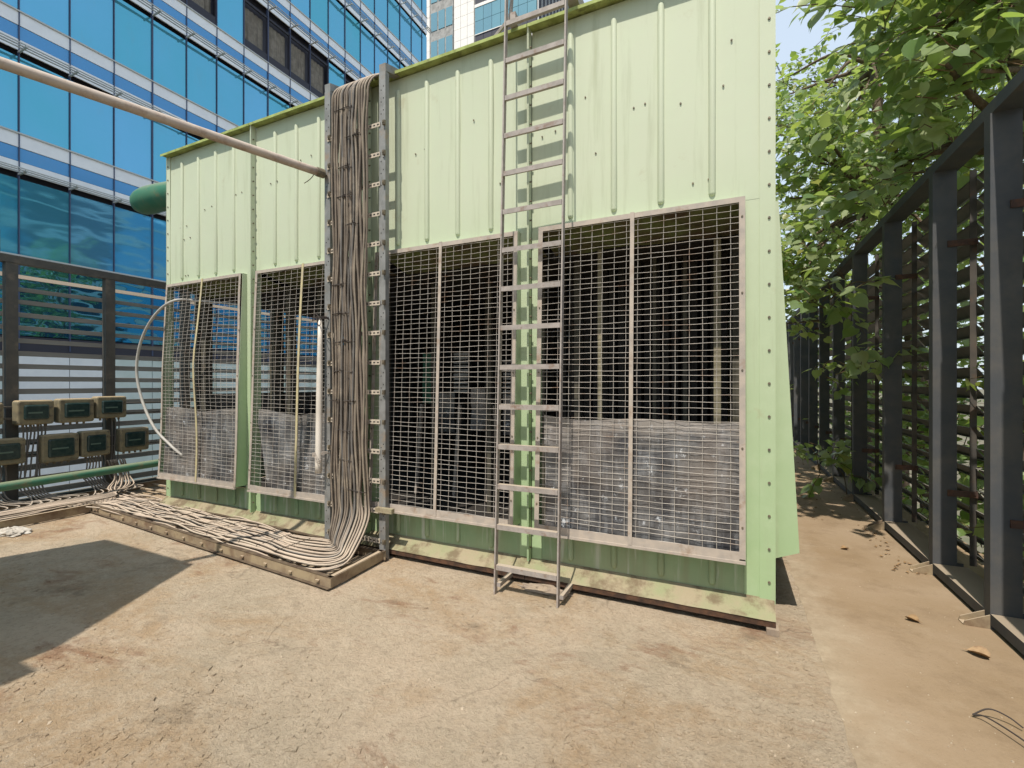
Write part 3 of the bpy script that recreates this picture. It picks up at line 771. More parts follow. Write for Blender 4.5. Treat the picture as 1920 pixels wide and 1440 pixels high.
# ------------------------------------------------------------------ right fence
fence = thing('louvred_fence', 'black steel louvred fence with heavy posts running along the right walkway', 'fence', (1.57, 3, 0))
FX = 1.50
PY = [-1.2, -.2, .8, 1.85, 2.90, 3.93, 4.84, 6.12, 7.46, 8.75, 9.95, 11.15, 12.35, 13.55, 14.75, 15.95, 17.15, 18.35, 19.55, 20.75, 21.95]
mp = MB()
mp.box(0, .15, 0, .006, 0, 3.26); mp.box(0, .006, .006, .08, 0, 3.26); mp.box(.144, .15, .006, .08, 0, 3.26); mp.box(.006, .144, .074, .08, 0, 3.26)
PM = mp.mesh('post', M_post)
mb_ = MB(); mb_.box(0, .042, 0, .008, .11, 3.24); BM = mb_.mesh('frame_bar', M_fbar)
mc = MB(); mc.box(.03, .215, -.010, -.004, -.025, .025); mc.box(.03, .036, -.018, -.010, -.02, .02); mc.box(.19, .20, -.016, -.010, -.006, .006); CM = mc.mesh('clip', M_rustpart)
mg = MB(); mg.hexa([(-.13, .0, 0), (0, .0, 0), (0, .008, 0), (-.13, .008, 0), (-.12, .0, .03), (0, .0, .09), (0, .008, .09), (-.12, .008, .03)])
mg.box(-.13, 0, .008, .07, 0, .008); mg.hexa([(-.13, .07, 0), (0, .07, 0), (0, .078, 0), (-.13, .078, 0), (-.12, .07, .03), (0, .07, .09), (0, .078, .09), (-.12, .078, .03)])
GM = mg.mesh('base_plate', M_tray)
ms = MB()
def slat_mesh(L, mat, xo=.30):
    s = MB(); a = (.235, 0, .045); 
    s.hexa([(.285, 0, .040), (.288, 0, .043), (.288, L, .043), (.285, L, .040), (.350, 0, -.045), (.353, 0, -.041), (.353, L, -.041), (.350, L, -.045)])
    s.box(.272, .285, 0, L, .040, .043)
    s.box(.322, .349, 0, L, -.047, -.044)
    return s.mesh('slat', mat)
fl = worldloc(fence)
nslat = 0; stuff = MB()
for j, y in enumerate(PY):
    link('post', PM, fence, Vector((FX, y, 0)) - fl)
    link('base_plate', GM, fence, Vector((FX, y, 0)) - fl)
    link('frame_bar', BM, fence, Vector((FX + .235, y + .02, 0)) - fl)
    for z in (.68, 2.67): link('clip', CM, fence, Vector((FX + .06, y, z + (0 if j % 2 else .0))) - fl)
    if j + 1 < len(PY):
        L = PY[j + 1] - y
        m = MB(); m.box(FX, FX + .22, y + .085, y + L - .005, .055, .10); m.box(FX, FX + .004, y + .085, y + L - .005, .03, .055)
        part('base_rail', m, M_post, fence)
        sm = slat_mesh(L - .04, M_slat)
        for k in range(19):
            z = .17 + k * .165
            if j >= 3 and nslat < 285:
                nslat += 1; o = link('slat', sm, fence, Vector((FX, y + .06, z)) - fl); o.rotation_euler = (0, R(rnd.uniform(-3, 3)), R(rnd.uniform(-.15, .15)))
            else:
                stuff.hexa([(FX + .235, y + .06, z + .04), (FX + .238, y + .06, z + .043), (FX + .238, y + L, z + .043), (FX + .235, y + L, z + .04), (FX + .3, y + .06, z - .022), (FX + .303, y + .06, z - .018), (FX + .303, y + L, z - .018), (FX + .3, y + L, z - .022)])
part('far_slats', stuff, M_slat, fence, kind='stuff')
m = MB(); m.box(FX + .008, FX + .17, PY[0], PY[-1] + .1, 3.26, 3.34); part('top_rail', m, M_post, fence)

# ------------------------------------------------------------------ left fence
lf = thing('louvred_fence', 'brown black louvred steel fence at the left with meter boxes hung on it', 'fence', (-8.0, 2.5, 0))
ll = worldloc(lf); LXF = -7.95
mp = MB(); mp.box(-.10, 0, -.055, .055, 0, 3.04); LP = mp.mesh('post', M_lpost)
LY = [-.45, .55, 1.55, 2.56, 3.56, 4.58, 5.6, 6.62, 7.64, 8.66, 9.7]
def lslat(L):
    s = MB(); s.hexa([(-.20, 0, .030), (-.196, 0, .034), (-.196, L, .034), (-.20, L, .030), (-.125, 0, -.032), (-.121, 0, -.028), (-.121, L, -.028), (-.125, L, -.032)])
    s.v = [(x, y, z) for x, y, z in s.v]; return s.mesh('slat', M_lslat)
for j, y in enumerate(LY):
    link('post', LP, lf, Vector((LXF, y, 0)) - ll)
    if j + 1 < len(LY):
        L = LY[j + 1] - y; sm = lslat(L - .004)
        for k in range(18):
            z = .16 + k * .1615; o = link('slat', sm, lf, Vector((LXF, y + .002, z)) - ll); o.rotation_euler = (R(rnd.uniform(-.15, .15)), R(rnd.uniform(-2, 2)), 0)
m = MB(); m.box(LXF - .105, LXF + .005, LY[0], LY[-1], 3.04, 3.13); part('top_rail', m, M_lpost, lf)
m = MB(); m.box(LXF - .22, LXF - .105, LY[0], LY[-1], 0, .09); part('bottom_rail', m, M_lpost, lf)
m = MB(); m.bar((LXF - .05, 2.45, 3.1), (LXF - .05, 2.45, 3.42), .035, .035); part('post_stub', m, M_lpost, lf)
# mounting rails and meter boxes
for z, lab in ((1.20, 'upper steel rail holding the top row of meter boxes on the fence'), (.74, 'lower steel rail holding the bottom row of meter boxes on the fence')):
    m = MB()
    m.bar((-7.88, .2, z + .07), (-7.88, 4.3, z + .07), .04, .022); m.bar((-7.88, .2, z - .07), (-7.88, 4.3, z - .07), .04, .022)
    for y in (.55, 1.55, 2.56, 3.56): m.bar((-7.93, y, z + .07), (-7.88, y, z + .07), .03, .03); m.bar((-7.93, y, z - .07), (-7.88, y, z - .07), .03, .03)
    single('mounting_rail', m, M_lpost, lab, 'rail')

def rbox(mb, x0, x1, y0, y1, z0, z1, r):
    # rounded rectangle in YZ extruded along X with a softened front
    def ring(x, s):
        out = []
        for cy, cz, a0 in ((y1 - r, z1 - r, 0), (y0 + r, z1 - r, 90), (y0 + r, z0 + r, 180), (y1 - r, z0 + r, 270)):
            for k in range(4):
                a = R(a0 + k * 30); out.append((x, cy + (r - s) * math.cos(a), cz + (r - s) * math.sin(a)))
        return out
    rs = [ring(x0, 0), ring(x1 - .02, 0), ring(x1 - .006, .006), ring(x1, .018)]
    b = len(mb.v); n = 16
    for q in rs: mb.v += q
    for i in range(3):
        for k in range(n): mb.f.append((b + i * n + k, b + i * n + (k + 1) % n, b + (i + 1) * n + (k + 1) % n, b + (i + 1) * n + k))
    mb.f.append(tuple(b + 3 * n + k for k in range(n))); mb.f.append(tuple(b + k for k in reversed(range(n))))
boxes = [(1.94, 2.42, 1.07, 1.33, 'meter box at the left picture edge in the upper row'),
         (2.53, 2.87, 1.05, 1.35, 'dusty tan meter box with dark window, leftmost whole one of the upper row'),
         (2.91, 3.28, 1.05, 1.36, 'dusty tan meter box with dark window, middle of the upper row'),
         (3.30, 3.65, 1.08, 1.38, 'dusty tan meter box with dark window, right end of the upper row'),
         (2.17, 2.61, .59, .90, 'wide meter box at the left picture edge in the lower row'),
         (2.75, 3.12, .56, .91, 'meter box with rounded window over its cables in the lower row'),
         (3.14, 3.46, .58, .92, 'meter box right of the rounded one in the lower row'),
         (3.57, 3.93, .59, .92, 'meter box at the right end of the lower row, nearest the tower')]
for bi, (y0, y1, z0, z1, lab) in enumerate(boxes):
    t = thing('meter_box', lab, 'meter box', (-7.8, (y0 + y1) / 2, z0), 'meter boxes on the left fence')
    m = MB(); rbox(m, -7.86, -7.72, y0, y1, z0, z1, .03); part('enclosure', m, M_boxshell, t, False)
    m = MB(); rbox(m, -7.725, -7.70, y0 + .055, y1 - .05, z0 + .06, z1 - .055, .025); w_ = part('window', m, M_boxwin, t)
    m = MB(); m.box(-7.70, -7.698, y0 + .09, y1 - .12, (z0 + z1) / 2 - .012, (z0 + z1) / 2 + .006); part('breaker_strip', m, M_strip, w_)
    m = MB()
    for zz in (z0 + .09, z1 - .1): m.box(-7.735, -7.712, y1 - .045, y1 - .02, zz, zz + .025)
    part('latch', m, M_tar, t)
    for yy in (y0 + .028, y1 - .028):
        for zz in (z0 + .028, z1 - .028):
            m = MB(); m.tube([(-7.722, yy, zz), (-7.714, yy, zz)], .008, 6); part('screw', m, M_tar, t)
    m = MB()
    for q in range(4): m.tube([(-7.79, y0 + .07 + q * .07, z0 - .03), (-7.79, y0 + .07 + q * .07, z0 + .005)], .014, 8)
    part('cable_glands', m, M_tar, t, kind='stuff')
# cables dropping from the meter boxes to the tray
for (ya, yb, zt, lab) in ((2.60, 2.80, 1.05, 'dark cables hanging from the first whole upper meter box'), (2.20, 2.45, .59, 'dark cables dropping from the lower left meter box'), (3.22, 3.42, .58, 'dark cables dropping from the middle lower meter boxes'), (3.50, 3.58, 1.08, 'single thin cables dropping by the right fence post')):
    t = thing('drop_cables', lab, 'cables', (-7.8, ya, 0))
    n = 7 if yb - ya > .1 else 3
    for k in range(n):
        y = ya + (yb - ya) * k / max(1, n - 1)
        P = [(-7.80, y, zt), (-7.80, y + .01, zt - .12), (-7.82, y + r3.uniform(-.05, .02), zt * .5), (-7.80, y - .02, .28), (-7.72, y + .05, .15), (-7.58, y + .06 * k, .10), (-7.45, y - .15, .09), (-7.40, y - .6, .09)]
        m = MB(); m.tube(catmull(P, 5), .009, 6); part('cable', m, M_cable2, t, True)
t = thing('loose_cables', 'loose tan cables sagging over the tray below the green pipe', 'cables', (-7.4, 2, 0))
for k in range(10):
    o_ = k * .03
    P = [(-7.75, 3.62 - .02 * k, .5), (-7.68, 3.66 - .02 * k, .26), (-7.5, 3.6 - o_, .15), (-7.35 + o_, 3.2, .13), (-7.3 + o_, 2.6, .14), (-7.35 + o_, 1.9, .13), (-7.4 + o_, 1.0, .12), (-7.4 + o_, 0, .12)]
    m = MB(); m.tube(catmull([(a + r3.uniform(-.03, .03), b, c) for a, b, c in P], 5), .010, 6); part('cable', m, M_cable, t, True)
m = MB(); m.tube([(-7.35, y, .395 + .018 * (y - 2)) for y in (-1, 0, 1, 2, 3, 4, 4.8)], .052, 14)
t = thing('green_pipe', 'long straight green painted water pipe running low along the left fence', 'pipe', (-7.35, 2, .35)); part('pipe_body', m, M_green, t, True)
for y in (-.4, 2.0, 4.4):
    m = MB(); m.box(-7.39, -7.31, y - .02, y + .02, .0, .37); part('support', m, M_lpost, t)

# unseen block added left of the camera, shaped to throw the big floor shadow
t = thing('shadow_caster', 'unseen pale green block added left of the camera to cast the floor shadow', 'shadow caster', (-4.9, -.8, 0))
m = MB(); poly = [(-3.7, -.5), (-4.3, .63), (-5.75, .65), (-6.1, -.2), (-6.1, -2.2), (-3.7, -2.2)]
for z in (0, 3.4):
    for x, y in poly: m.v.append((x, y, z))
for k in range(6): m.f.append((k, (k + 1) % 6, 6 + (k + 1) % 6, 6 + k))
m.f.append(tuple(range(6, 12))); part('caster_block', m, M_caster, t)
m = MB(); m.box(-3.698, -3.5, -2.2, -.62, 0, 3.35); part('caster_notch', m, M_caster, t)  # narrow box added for the notch in the cast shadow
m = MB(); m.bar((-4.75, -.3, 3.4), (-4.75, -.3, 3.58), .05, .05); part('pipe_stand', m, M_galv, t)

# ------------------------------------------------------------------ glass office building
FXb = -19.5; PITCH = 3.7; MY = 1.2; YS = 4.02; NCOL = 20; YE = YS + 19.5 * MY
off = thing('office_building', 'large office block with blue glass and white banded facade behind the left fence', 'building', (-30, 10, -6))
ow = worldloc(off)
m = MB(); m.box(-45, FXb - .25, -40, YE - .05, -6, 36); part('wall', m, M_recess, off)
m = MB(); m.box(-44.9, FXb - .05, YE - .05, YE, -6, 36); part('end_wall', m, M_glass, off)
m = MB(); m.box(FXb - .25, FXb - .02, -40, YS - .02, -6, 36); part('side_facade', m, M_glass, off)
def panel_mesh(name, h, mat, L=MY, d=.05, g=.012):
    q = MB(); q.box(-d, 0, g, L - g, g * .6, h - g * .6); return q.mesh(name, mat)
PG = panel_mesh('window_pane', PITCH - 1.36, M_glass, d=.03, g=.022); PW = panel_mesh('white_panel', .43, M_wht); PW2 = panel_mesh('white_panel', .34, M_wht)
PB = panel_mesh('blue_panel', .42, M_bluepan); PL = panel_mesh('window_pane', 2.35, M_glasslow, d=.03, g=.02)
q = MB(); q.grid(lambda u, v: (-.22 + .02 * math.sin(u * 30), .10 + (MY - .2) * u, .42 + (PITCH - 2.15) * v), 24, 1); CU = q.mesh('curtain', M_curt)
q = MB(); q.box(-.06, .015, .0, .05, 0, PITCH - 1.55); q.box(-.06, .015, MY - .05, MY, 0, PITCH - 1.55); q.box(-.06, .012, .05, MY - .05, 0, .38); q.box(-.06, .012, .05, MY - .05, PITCH - 1.65, PITCH - 1.55); OF = q.mesh('open_window_frame', M_recess)
q = MB()
for k in range(3): q.box(.34 + k * .09, .38 + k * .09, 0, MY, .02 + 0.03 * k, .045 + .03 * k)
LV = q.mesh('sunshade', M_sill)
q = MB(); q.box(0, .56, -.025, .025, 0, .05); BR = q.mesh('sunshade_bracket', M_sill)
open_cols = {(3, 8), (3, 9), (3, 10), (3, 11), (3, 5), (3, 6), (3, 13)}
for k in range(0, 7):
    L0 = 5.45 + PITCH * k; L1 = L0 + PITCH
    for c in range(NCOL):
        y = YS + c * MY
        if y > YE - .1: continue
        w_ = min(MY, YE - y)
        loc = lambda z, dx=0: Vector((FXb + dx, y, z)) - ow
        if (k, c) in open_cols:
            fo = link('open_window', OF, off, loc(L0)); link('curtain', CU, fo)
        else:
            o = link('window_pane', PG if k else PG, off, loc(L0)); 
            if w_ < MY: o.scale = (1, w_ / MY, 1)
            if k == 0: o.data = PGL if 'PGL' in globals() else PG
        for me, z in ((PW2, L1 - 1.19), (PB, L1 - .85), (PW, L1 - .43)):
            o = link(me.name.split('.')[0], me, off, loc(z, .02 if me is not PB else .0))
            if w_ < MY: o.scale = (1, w_ / MY, 1)
        o = link('sunshade', LV, off, loc(L1 - 1.30)); 
        if w_ < MY: o.scale = (1, w_ / MY, 1)
        link('sunshade_bracket', BR, off, loc(L1 - 1.27))
    m = MB(); m.box(FXb, FXb + .06, YS, YE, L0 - .025, L0 + .02); part('sill', m, M_sill, off)
m = MB()
for c in range(NCOL + 1):
    y = YS + c * MY
    if y < YE + .1: m.box(FXb - .08, FXb + .045, y - .013 - (.02 if c % 4 == 1 else 0), y + .013, 2.6, 31.4)
part('mullions', m, M_mull, off)
# ground storeys seen through the fence
for c in range(NCOL):
    y = YS + c * MY
    if y > YE - .1: continue
    link('window_pane', PL, off, Vector((FXb, y, 3.02)) - ow)
m = MB(); m.box(FXb - .05, FXb + .05, YS, YE, 5.38, 5.42); part('ledge', m, M_wht, off)
m = MB(); m.box(FXb - .1, FXb + .02, YS, YE, 2.45, 3.0); part('dark_band', m, M_recess, off)
mats = [M_frostg, M_frostg, M_wht, M_frostg, M_frost, M_frost]
for c in range(NCOL):
    y = YS + c * MY
    if y > YE - .1: continue
    mat = M_wht if c in (3, 2) else (M_frost if c % 3 else M_frostg)
    m = MB(); m.box(FXb - .1, FXb, y + .01, y + MY - .01, -6, 2.44); part('frosted_panel', m, mat, off)
for o in off.children:
    pass

# ------------------------------------------------------------------ far white tower
ft = thing('tall_tower', 'tall cream tiled tower block with blue glass corner rising behind the cooling tower', 'building', (-25, 50, -6)); fw_ = worldloc(ft)
TY = 45.0
m = MB(); m.box(-40, -18.2, TY + .1, 60, -6, 68); part('wall', m, M_conc, ft)
q = MB(); q.box(0, .84, 0, .08, 0, 1.28); TP = q.mesh('cladding_panel', M_tile)
for (xa, n) in ((-33.3, 2), (-31.6, 0), (-28.25, 3)):
    for c in range(n + (0)):
        for k in range(20):
            link('cladding_panel', TP, ft, Vector((xa + c * .87, TY, 26 + k * 1.31)) - fw_)
m = MB(); m.box(-40, -33.35, TY + .02, TY + .1, -6, 68); m.box(-33.3, -25.6, TY + .02, TY + .1, -6, 26); m.box(-33.3, -25.6, TY + .02, TY + .1, 52.3, 68); part('side_cladding', m, M_tile, ft)
m = MB(); m.box(-31.5, -28.35, TY - .03, TY + .08, -6, 68)
for k in range(20):
    pass
ws = part('window_strip', m, M_conc, ft)
q = MB(); q.box(0, .85, -.05, 0, 0, 2.1); WP = q.mesh('window', M_tglass)
for k in range(9):
    for c in range(3): link('window', WP, ws, Vector((-31.35 + c * 1.03, TY - .03, 26 + k * 3.3)) - fw_)
# glass corner bay
GXa, GXb = -25.55, -18.1
q = MB(); q.box(.02, 1.04, 0, .05, .02, 1.5); GP = q.mesh('glass_panel', M_tglass)
q = MB(); q.box(.02, 1.04, 0, .05, .02, 1.9); GD = q.mesh('dark_window', M_recess)
q = MB(); q.box(0, .05, .02, 1.04, .02, 1.5); GPs = q.mesh('glass_panel', M_tglass)
q = MB(); q.box(0, .05, .02, 1.04, .02, 3.2); GDs = q.mesh('dark_window', M_recess)
m = MB(); m.box(GXa, GXb - .02, TY - .02, TY + .1, -6, 24); part('lower_bay', m, M_tglass, ft)
for k in range(8):
    z = 24.35 + k * 5.3
    for c in range(7):
        x = GXa + .04 + c * 1.055
        link('glass_panel', GP, ft, Vector((x, TY - .05, z)) - fw_); link('glass_panel', GP, ft, Vector((x, TY - .05, z + 1.52)) - fw_)
        link('dark_window', GD, ft, Vector((x, TY - .03, z + 3.4)) - fw_)
    m = MB(); m.box(GXa, GXb + .02, TY - .1, TY + .1, z + 3.04, z + 3.38); m.box(GXa, GXb + .02, TY - .1, TY + .1, z + 5.28, z + 5.36)
    part('white_band', m, M_tile, ft)
m = MB()
for c in range(13): m.box(GXb - .1, GXb + .14, TY + .1 + c * 1.1, TY + .16 + c * 1.1, -6, 68)
part('side_mullions', m, M_sill, ft)
m = MB(); m.box(GXb - .1, GXb, TY + .1, 60, -6, 68); part('side_glazing', m, M_recess, ft)

# building across the way, mirrored in the lower glass
rb = thing('banded_building', 'curved looking block with cream floor bands beyond the trees', 'building', (42, 40, -6))
m = MB(); m.box(38, 55, 12, 75, -6, 27); part('wall', m, M_glasslow, rb)
m = MB()
for k in range(10): m.box(37.6, 38, 12, 75, -4 + k * 3.1, -3.0 + k * 3.1)
part('floor_bands', m, M_tile, rb)

# ------------------------------------------------------------------ trees
def leaf_geo(L=.13, fold=.18):
    # heart shaped leaf with a drip tip, stalk at the origin, tip along +Y
    out = [(0, 0), (.26, -.07), (.46, .10), (.50, .32), (.38, .56), (.18, .74), (.05, .86), (0, 1.12)]
    V = [(0, 0, 0), (0, .35, -.02), (0, .72, -.04), (0, 1.12, -.16)]
    F = []
    for sg in (1, -1):
        b = len(V)
        for x, y in out[1:-1]: V.append((sg * x * .95, y, fold * x - .10 * y * y * .6))
        idx = [b + k for k in range(6)]
        tri = [(0, idx[0], idx[1]), (0, idx[1], idx[2], 1), (1, idx[2], idx[3], 2), (2, idx[3], idx[4]), (2, idx[4], idx[5]), (2, idx[5], 3)]
        for f in tri: F.append(f if sg == 1 else tuple(reversed(f)))
    return [Vector(v) * L for v in V], F
LV_, LF_ = leaf_geo()
lm = MB(); lm.v = [tuple(v) for v in LV_]; lm.f = LF_
LEAFM = lm.mesh('leaf', M_leaf, smooth=True); LEAFM2 = lm.mesh('leaf', M_leaf2, smooth=True)
CAM = Vector((0, 0, 1.55))
def inview(p):
    D = -.4226 * p.x + .9063 * p.y; lat = .9063 * p.x + .4226 * p.y
    if D < .3: return False
    return abs(lat / D) < 1.1 and abs((p.z - 1.55) / D) < .83 and p.x > .075 * p.y
def make_tree(name, label, cat, base, trunk, clusters, leafm, leafmat, npart, size=1.0, seed=1, group=None, limb=True, trim=False):
    """trunk: list of points; clusters: (centre, radii, number of twigs)"""
    rg = random.Random(seed); t = thing(name, label, cat, base, group); w = worldloc(t)
    if trunk:
        m = MB(); P = catmull(trunk, 6); n = len(P); m.tube(P, [.16 * size * (1 - .6 * i / n) for i in range(n)], 10); part('trunk', m, M_bark, t, True)
    wood = MB(); leaves = []
    for c, rad, nt_ in clusters:
        c = Vector(c)
        if trunk and limb:
            a = min((Vector(p) for p in trunk[1:]), key=lambda p: (p - c).length)
            mid = (a + c) / 2 + Vector((rg.uniform(-.2, .2), rg.uniform(-.2, .2), rg.uniform(.0, .3)))
            m = MB(); P = catmull([a, mid, c], 6); m.tube(P, [.040 * size * (1 - .75 * i / len(P)) for i in range(len(P))], 6); part('branch', m, M_bark, t, True)
        for _ in range(nt_):
            while True:
                u = Vector((rg.uniform(-1, 1), rg.uniform(-1, 1), rg.uniform(-1, 1)))
                if u.length < 1: break
            st = c + Vector((u.x * rad[0], u.y * rad[1], u.z * rad[2]))
            d = (Vector((u.x, u.y, .2)) + Vector((rg.uniform(-.6, .6), rg.uniform(-.6, .6), rg.uniform(-.6, .5)))).normalized()
            Lt = rg.uniform(.25, .55)
            pts = [st, st + d * Lt * .5, st + d * Lt + Vector((0, 0, -.08))]
            if rg.random() < .8: wood.tube(pts, [.006, .004, .002], 4, False)
            nl = rg.randint(6, 10)
            for k in range(nl):
                s = (k + .5) / nl; p = pts[0].lerp(pts[1], s * 2) if s < .5 else pts[1].lerp(pts[2], s * 2 - 1)
                side = Vector((rg.uniform(-1, 1), rg.uniform(-1, 1), rg.uniform(-.3, .4)))
                dirv = (side * .8 + d * .35 + Vector((0, 0, -.75 * rg.random()))).normalized()
                up = Vector((rg.uniform(-.6, .6), rg.uniform(-1.1, .2), .9)).normalized()
                xax = dirv.cross(up)
                if xax.length < .05: continue
                xax.normalize(); zax = xax.cross(dirv).normalized()
                q = p + dirv * rg.uniform(.04, .08)
                if trim and q.y < 9.5 and q.x < 1.9 and q.z < 1.68 + 1.19 * q.x: continue    # nothing hangs in front of the top rail here
                sc = size * rg.uniform(.65, 1.15) if rg.random() < .85 else size * .45
                leaves.append((q, xax, dirv, zax, sc))
                if rg.random() < .35: wood.tube([p, q], [.0018, .0012], 3, False)
    part('twigs', wood, M_twig, t, kind='stuff')
    def key(l):
        return (l[0] - CAM).length / l[4] + (0 if inview(l[0]) else 1000)
    leaves.sort(key=key)
    for q, xa, dv, za, sc in leaves[:npart]:
        o = link('leaf', leafm, t)
        M = Matrix((xa, dv, za)).transposed().to_4x4(); M.translation = q - w
        o.matrix_local = M @ Matrix.Scale(sc, 4)
    V = []; F = []
    for q, xa, dv, za, sc in leaves[npart:]:
        b = len(V)
        for v in LV_:
            p = q + (xa * v.x + dv * v.y + za * v.z) * sc; V.append(tuple(p))
        F += [tuple(b + i for i in f) for f in LF_]
    m = MB(); m.v = V; m.f = F; part('foliage', m, leafmat, t, True, kind='stuff')
    return t

rg = random.Random(21)
def fill(ylo, yhi, klo, khi, zlo, kz, n, r, nt_):
    out = []
    for _ in range(n):
        y = rg.uniform(ylo, yhi); x = y * rg.uniform(klo, khi); D = .9063 * y - .4226 * x
        z = rg.uniform(zlo, 1.55 + kz * D)
        out.append(((x, y, z), (r * rg.uniform(.7, 1.2),) * 2 + (r * .7,), nt_))
    return out
c1 = fill(4.4, 7.2, .24, .46, 3.75, .98, 28, .48, 10)
c1 += [((1.62, 4.35, 3.75), (.3, .35, .25), 8), ((1.85, 4.7, 4.3), (.35, .35, .3), 9), ((1.5, 4.6, 4.0), (.3, .3, .3), 5), ((1.75, 5.3, 3.7), (.4, .5, .35), 14), ((1.35, 6.2, 3.6), (.45, .5, .45), 16)]
make_tree('peepal_tree', 'near heart leaved tree over the right fence, its largest leaves at the top right', 'tree', (3.3, 5.9, -6),
          [(3.3, 5.9, -6), (3.2, 5.9, -2), (3.0, 5.8, 1.5), (2.6, 5.8, 3.6), (2.3, 5.7, 5.0), (2.2, 5.6, 6.5)], c1, LEAFM, M_leaf, 300, 1.15, 3, trim=True)
c2 = fill(7.5, 11.5, .09, .40, 3.5, .84, 40, .70, 16)
c2 = [c for c in c2 if not (c[0][0] / c[0][1] < .19 and (c[0][2] - 1.55) / (.9063 * c[0][1] - .4226 * c[0][0]) > .70)]
c2 += fill(8, 11.5, .085, .20, 3.3, .68, 18, .6, 16)
c2 += [((1.0, 8.2, 3.2), (.55, .6, .5), 18), ((1.2, 9.0, 2.9), (.5, .7, .5), 20), ((.95, 10.2, 2.7), (.4, .5, .3), 12)]
make_tree('peepal_tree', 'middle heart leaved tree reaching over the walkway beyond the tower corner', 'tree', (3.2, 10, -6),
          [(3.2, 10, -6), (3.1, 10, -1), (2.8, 9.9, 2.5), (2.4, 9.7, 4.5), (2.2, 9.5, 6.8)], c2, LEAFM, M_leaf, 250, 1.05, 5, trim=True)
c3 = fill(13, 18, .05, .42, 2.2, .78, 40, 1.2, 36)
c3 = [c for c in c3 if not (c[0][0] / c[0][1] < .20 and (c[0][2] - 1.55) / (.9063 * c[0][1] - .4226 * c[0][0]) > .68)]
make_tree('peepal_tree', 'farthest tall green tree closing off the end of the walkway', 'tree', (4.0, 17, -6),
          [(4.0, 17, -6), (3.9, 17, 0), (3.6, 16.6, 4), (3.4, 16, 8), (3.5, 16, 10)], c3, LEAFM2, M_leaf2, 60, 1.15, 7)
# foliage behind the fence
shr = [((2.5, 3.6, -6), [((2.35, 3.0, 1.0), (.35, .8, 1.6), 52), ((2.3, 4.3, 1.2), (.3, .8, 1.8), 62)], 'leafy green shrub pressed behind the nearest bays of the right fence'),
       ((2.6, 6.2, -6), [((2.4, 5.6, 1.1), (.4, .8, 1.9), 70), ((2.4, 7.0, 1.2), (.4, .9, 1.9), 85)], 'leafy green shrub behind the fourth and fifth posts of the right fence'),
       ((2.7, 10, -6), [((2.4, 9.0, 1.2), (.5, 1.2, 1.9), 110), ((2.5, 11.5, 1.2), (.6, 1.6, 2.0), 110)], 'dense green shrub behind the shaded far part of the right fence'),
       ((2.8, 16, -6), [((2.6, 15, 1.5), (.8, 2.5, 2.2), 110), ((2.0, 22.5, 2.0), (2.5, 1.0, 3.0), 140)], 'dark green shrub behind and past the far end of the fence')]
for i, (b, cl, lab) in enumerate(shr):
    make_tree('shrub', lab, 'shrub', b, [b, (b[0], b[1], -2), (b[0], b[1], 1.5)], cl, LEAFM2, M_leaf2, 120 if i < 2 else 20, 1.0, 30 + i, limb=False)
# sprays poking through the fence over the walkway
sprays = [((1.5, 6.3, 2.55), [(1.55, 6.35, 2.6), (1.25, 6.1, 2.65), (.98, 5.9, 2.45)], (.24, .25, .16), 9, 'drooping spray of large pale leaves hanging over the walkway above eye level', 1.2),
          ((1.5, 6.5, 1.9), [(1.6, 6.6, 2.0), (1.45, 6.3, 1.95), (1.38, 6.15, 1.85)], (.12, .15, .15), 4, 'small leafy sprig poking through the fence between two posts', 1.1),
          ((1.5, 8.1, 1.7), [(1.6, 8.2, 1.8), (1.35, 8.0, 1.9), (1.22, 7.9, 1.75)], (.18, .25, .18), 5, 'leafy sprig hanging in the shade by the fifth fence post', 1.0),
          ((1.45, 7.6, 0), [(1.48, 7.7, 0), (1.42, 7.6, .3), (1.3, 7.55, .45)], (.22, .35, .22), 9, 'low leafy weed growing at the foot of the fence where the shade begins', 1.1),
          ((1.4, 9.6, 0), [(1.45, 9.6, 0), (1.38, 9.5, .3), (1.3, 9.4, .45)], (.2, .35, .25), 7, 'small weed at the fence foot deeper in the shade', 1.1)]
for i, (b, P, rad, nt_, lab, sc) in enumerate(sprays):
    t = make_tree('leafy_sprig', lab, 'plant', b, None, [(P[-1], rad, nt_)], LEAFM, M_leaf, 90, sc, 50 + i)
    m = MB(); m.tube(catmull(P, 5), .006, 5); part('stem', m, M_twig, t, True)

# ------------------------------------------------------------------ small things on the floor
m = MB(); m.tube(catmull([(1.03, 2.86, .012), (1.07, 2.83, .03), (1.14, 2.70, .035), (1.19, 2.60, .012), (1.25, 2.50, .01)], 6), .0035, 6)
m.tube(catmull([(1.03, 2.86, .012), (1.09, 2.87, .05), (1.15, 2.86, .04), (1.19, 2.83, .02)], 5), .0035, 6)
single('bent_wire', m, M_tie, 'short piece of bent dark wire lying on the smooth walkway at lower right', 'wire')
def leaf_on_floor(x, y, a, s, lab, grp='fallen dry leaves'):
    m = MB()
    for v in LV_:
        q = Vector((v.x * 1.0, v.y, abs(v.x) * .7 + .1 * v.y)) * s
        m.v.append((x + q.x * math.cos(a) - q.y * math.sin(a), y + q.x * math.sin(a) + q.y * math.cos(a), .006 + q.z))
    m.f = list(LF_); return single('dry_leaf', m, M_dry, lab, 'leaf', grp)
leaf_on_floor(1.33, 3.50, 1.2, .8, 'curled brown dry leaf lying beside the fence base rail at right')
leaf_on_floor(1.01, 5.26, 2.0, .5, 'small yellow leaf lying in the middle of the walkway')
leaf_on_floor(1.07, 3.87, 4.0, .6, 'crumpled yellowish leaf lying on the walkway near the fence foot')
r5 = random.Random(8)
V = []; F = []
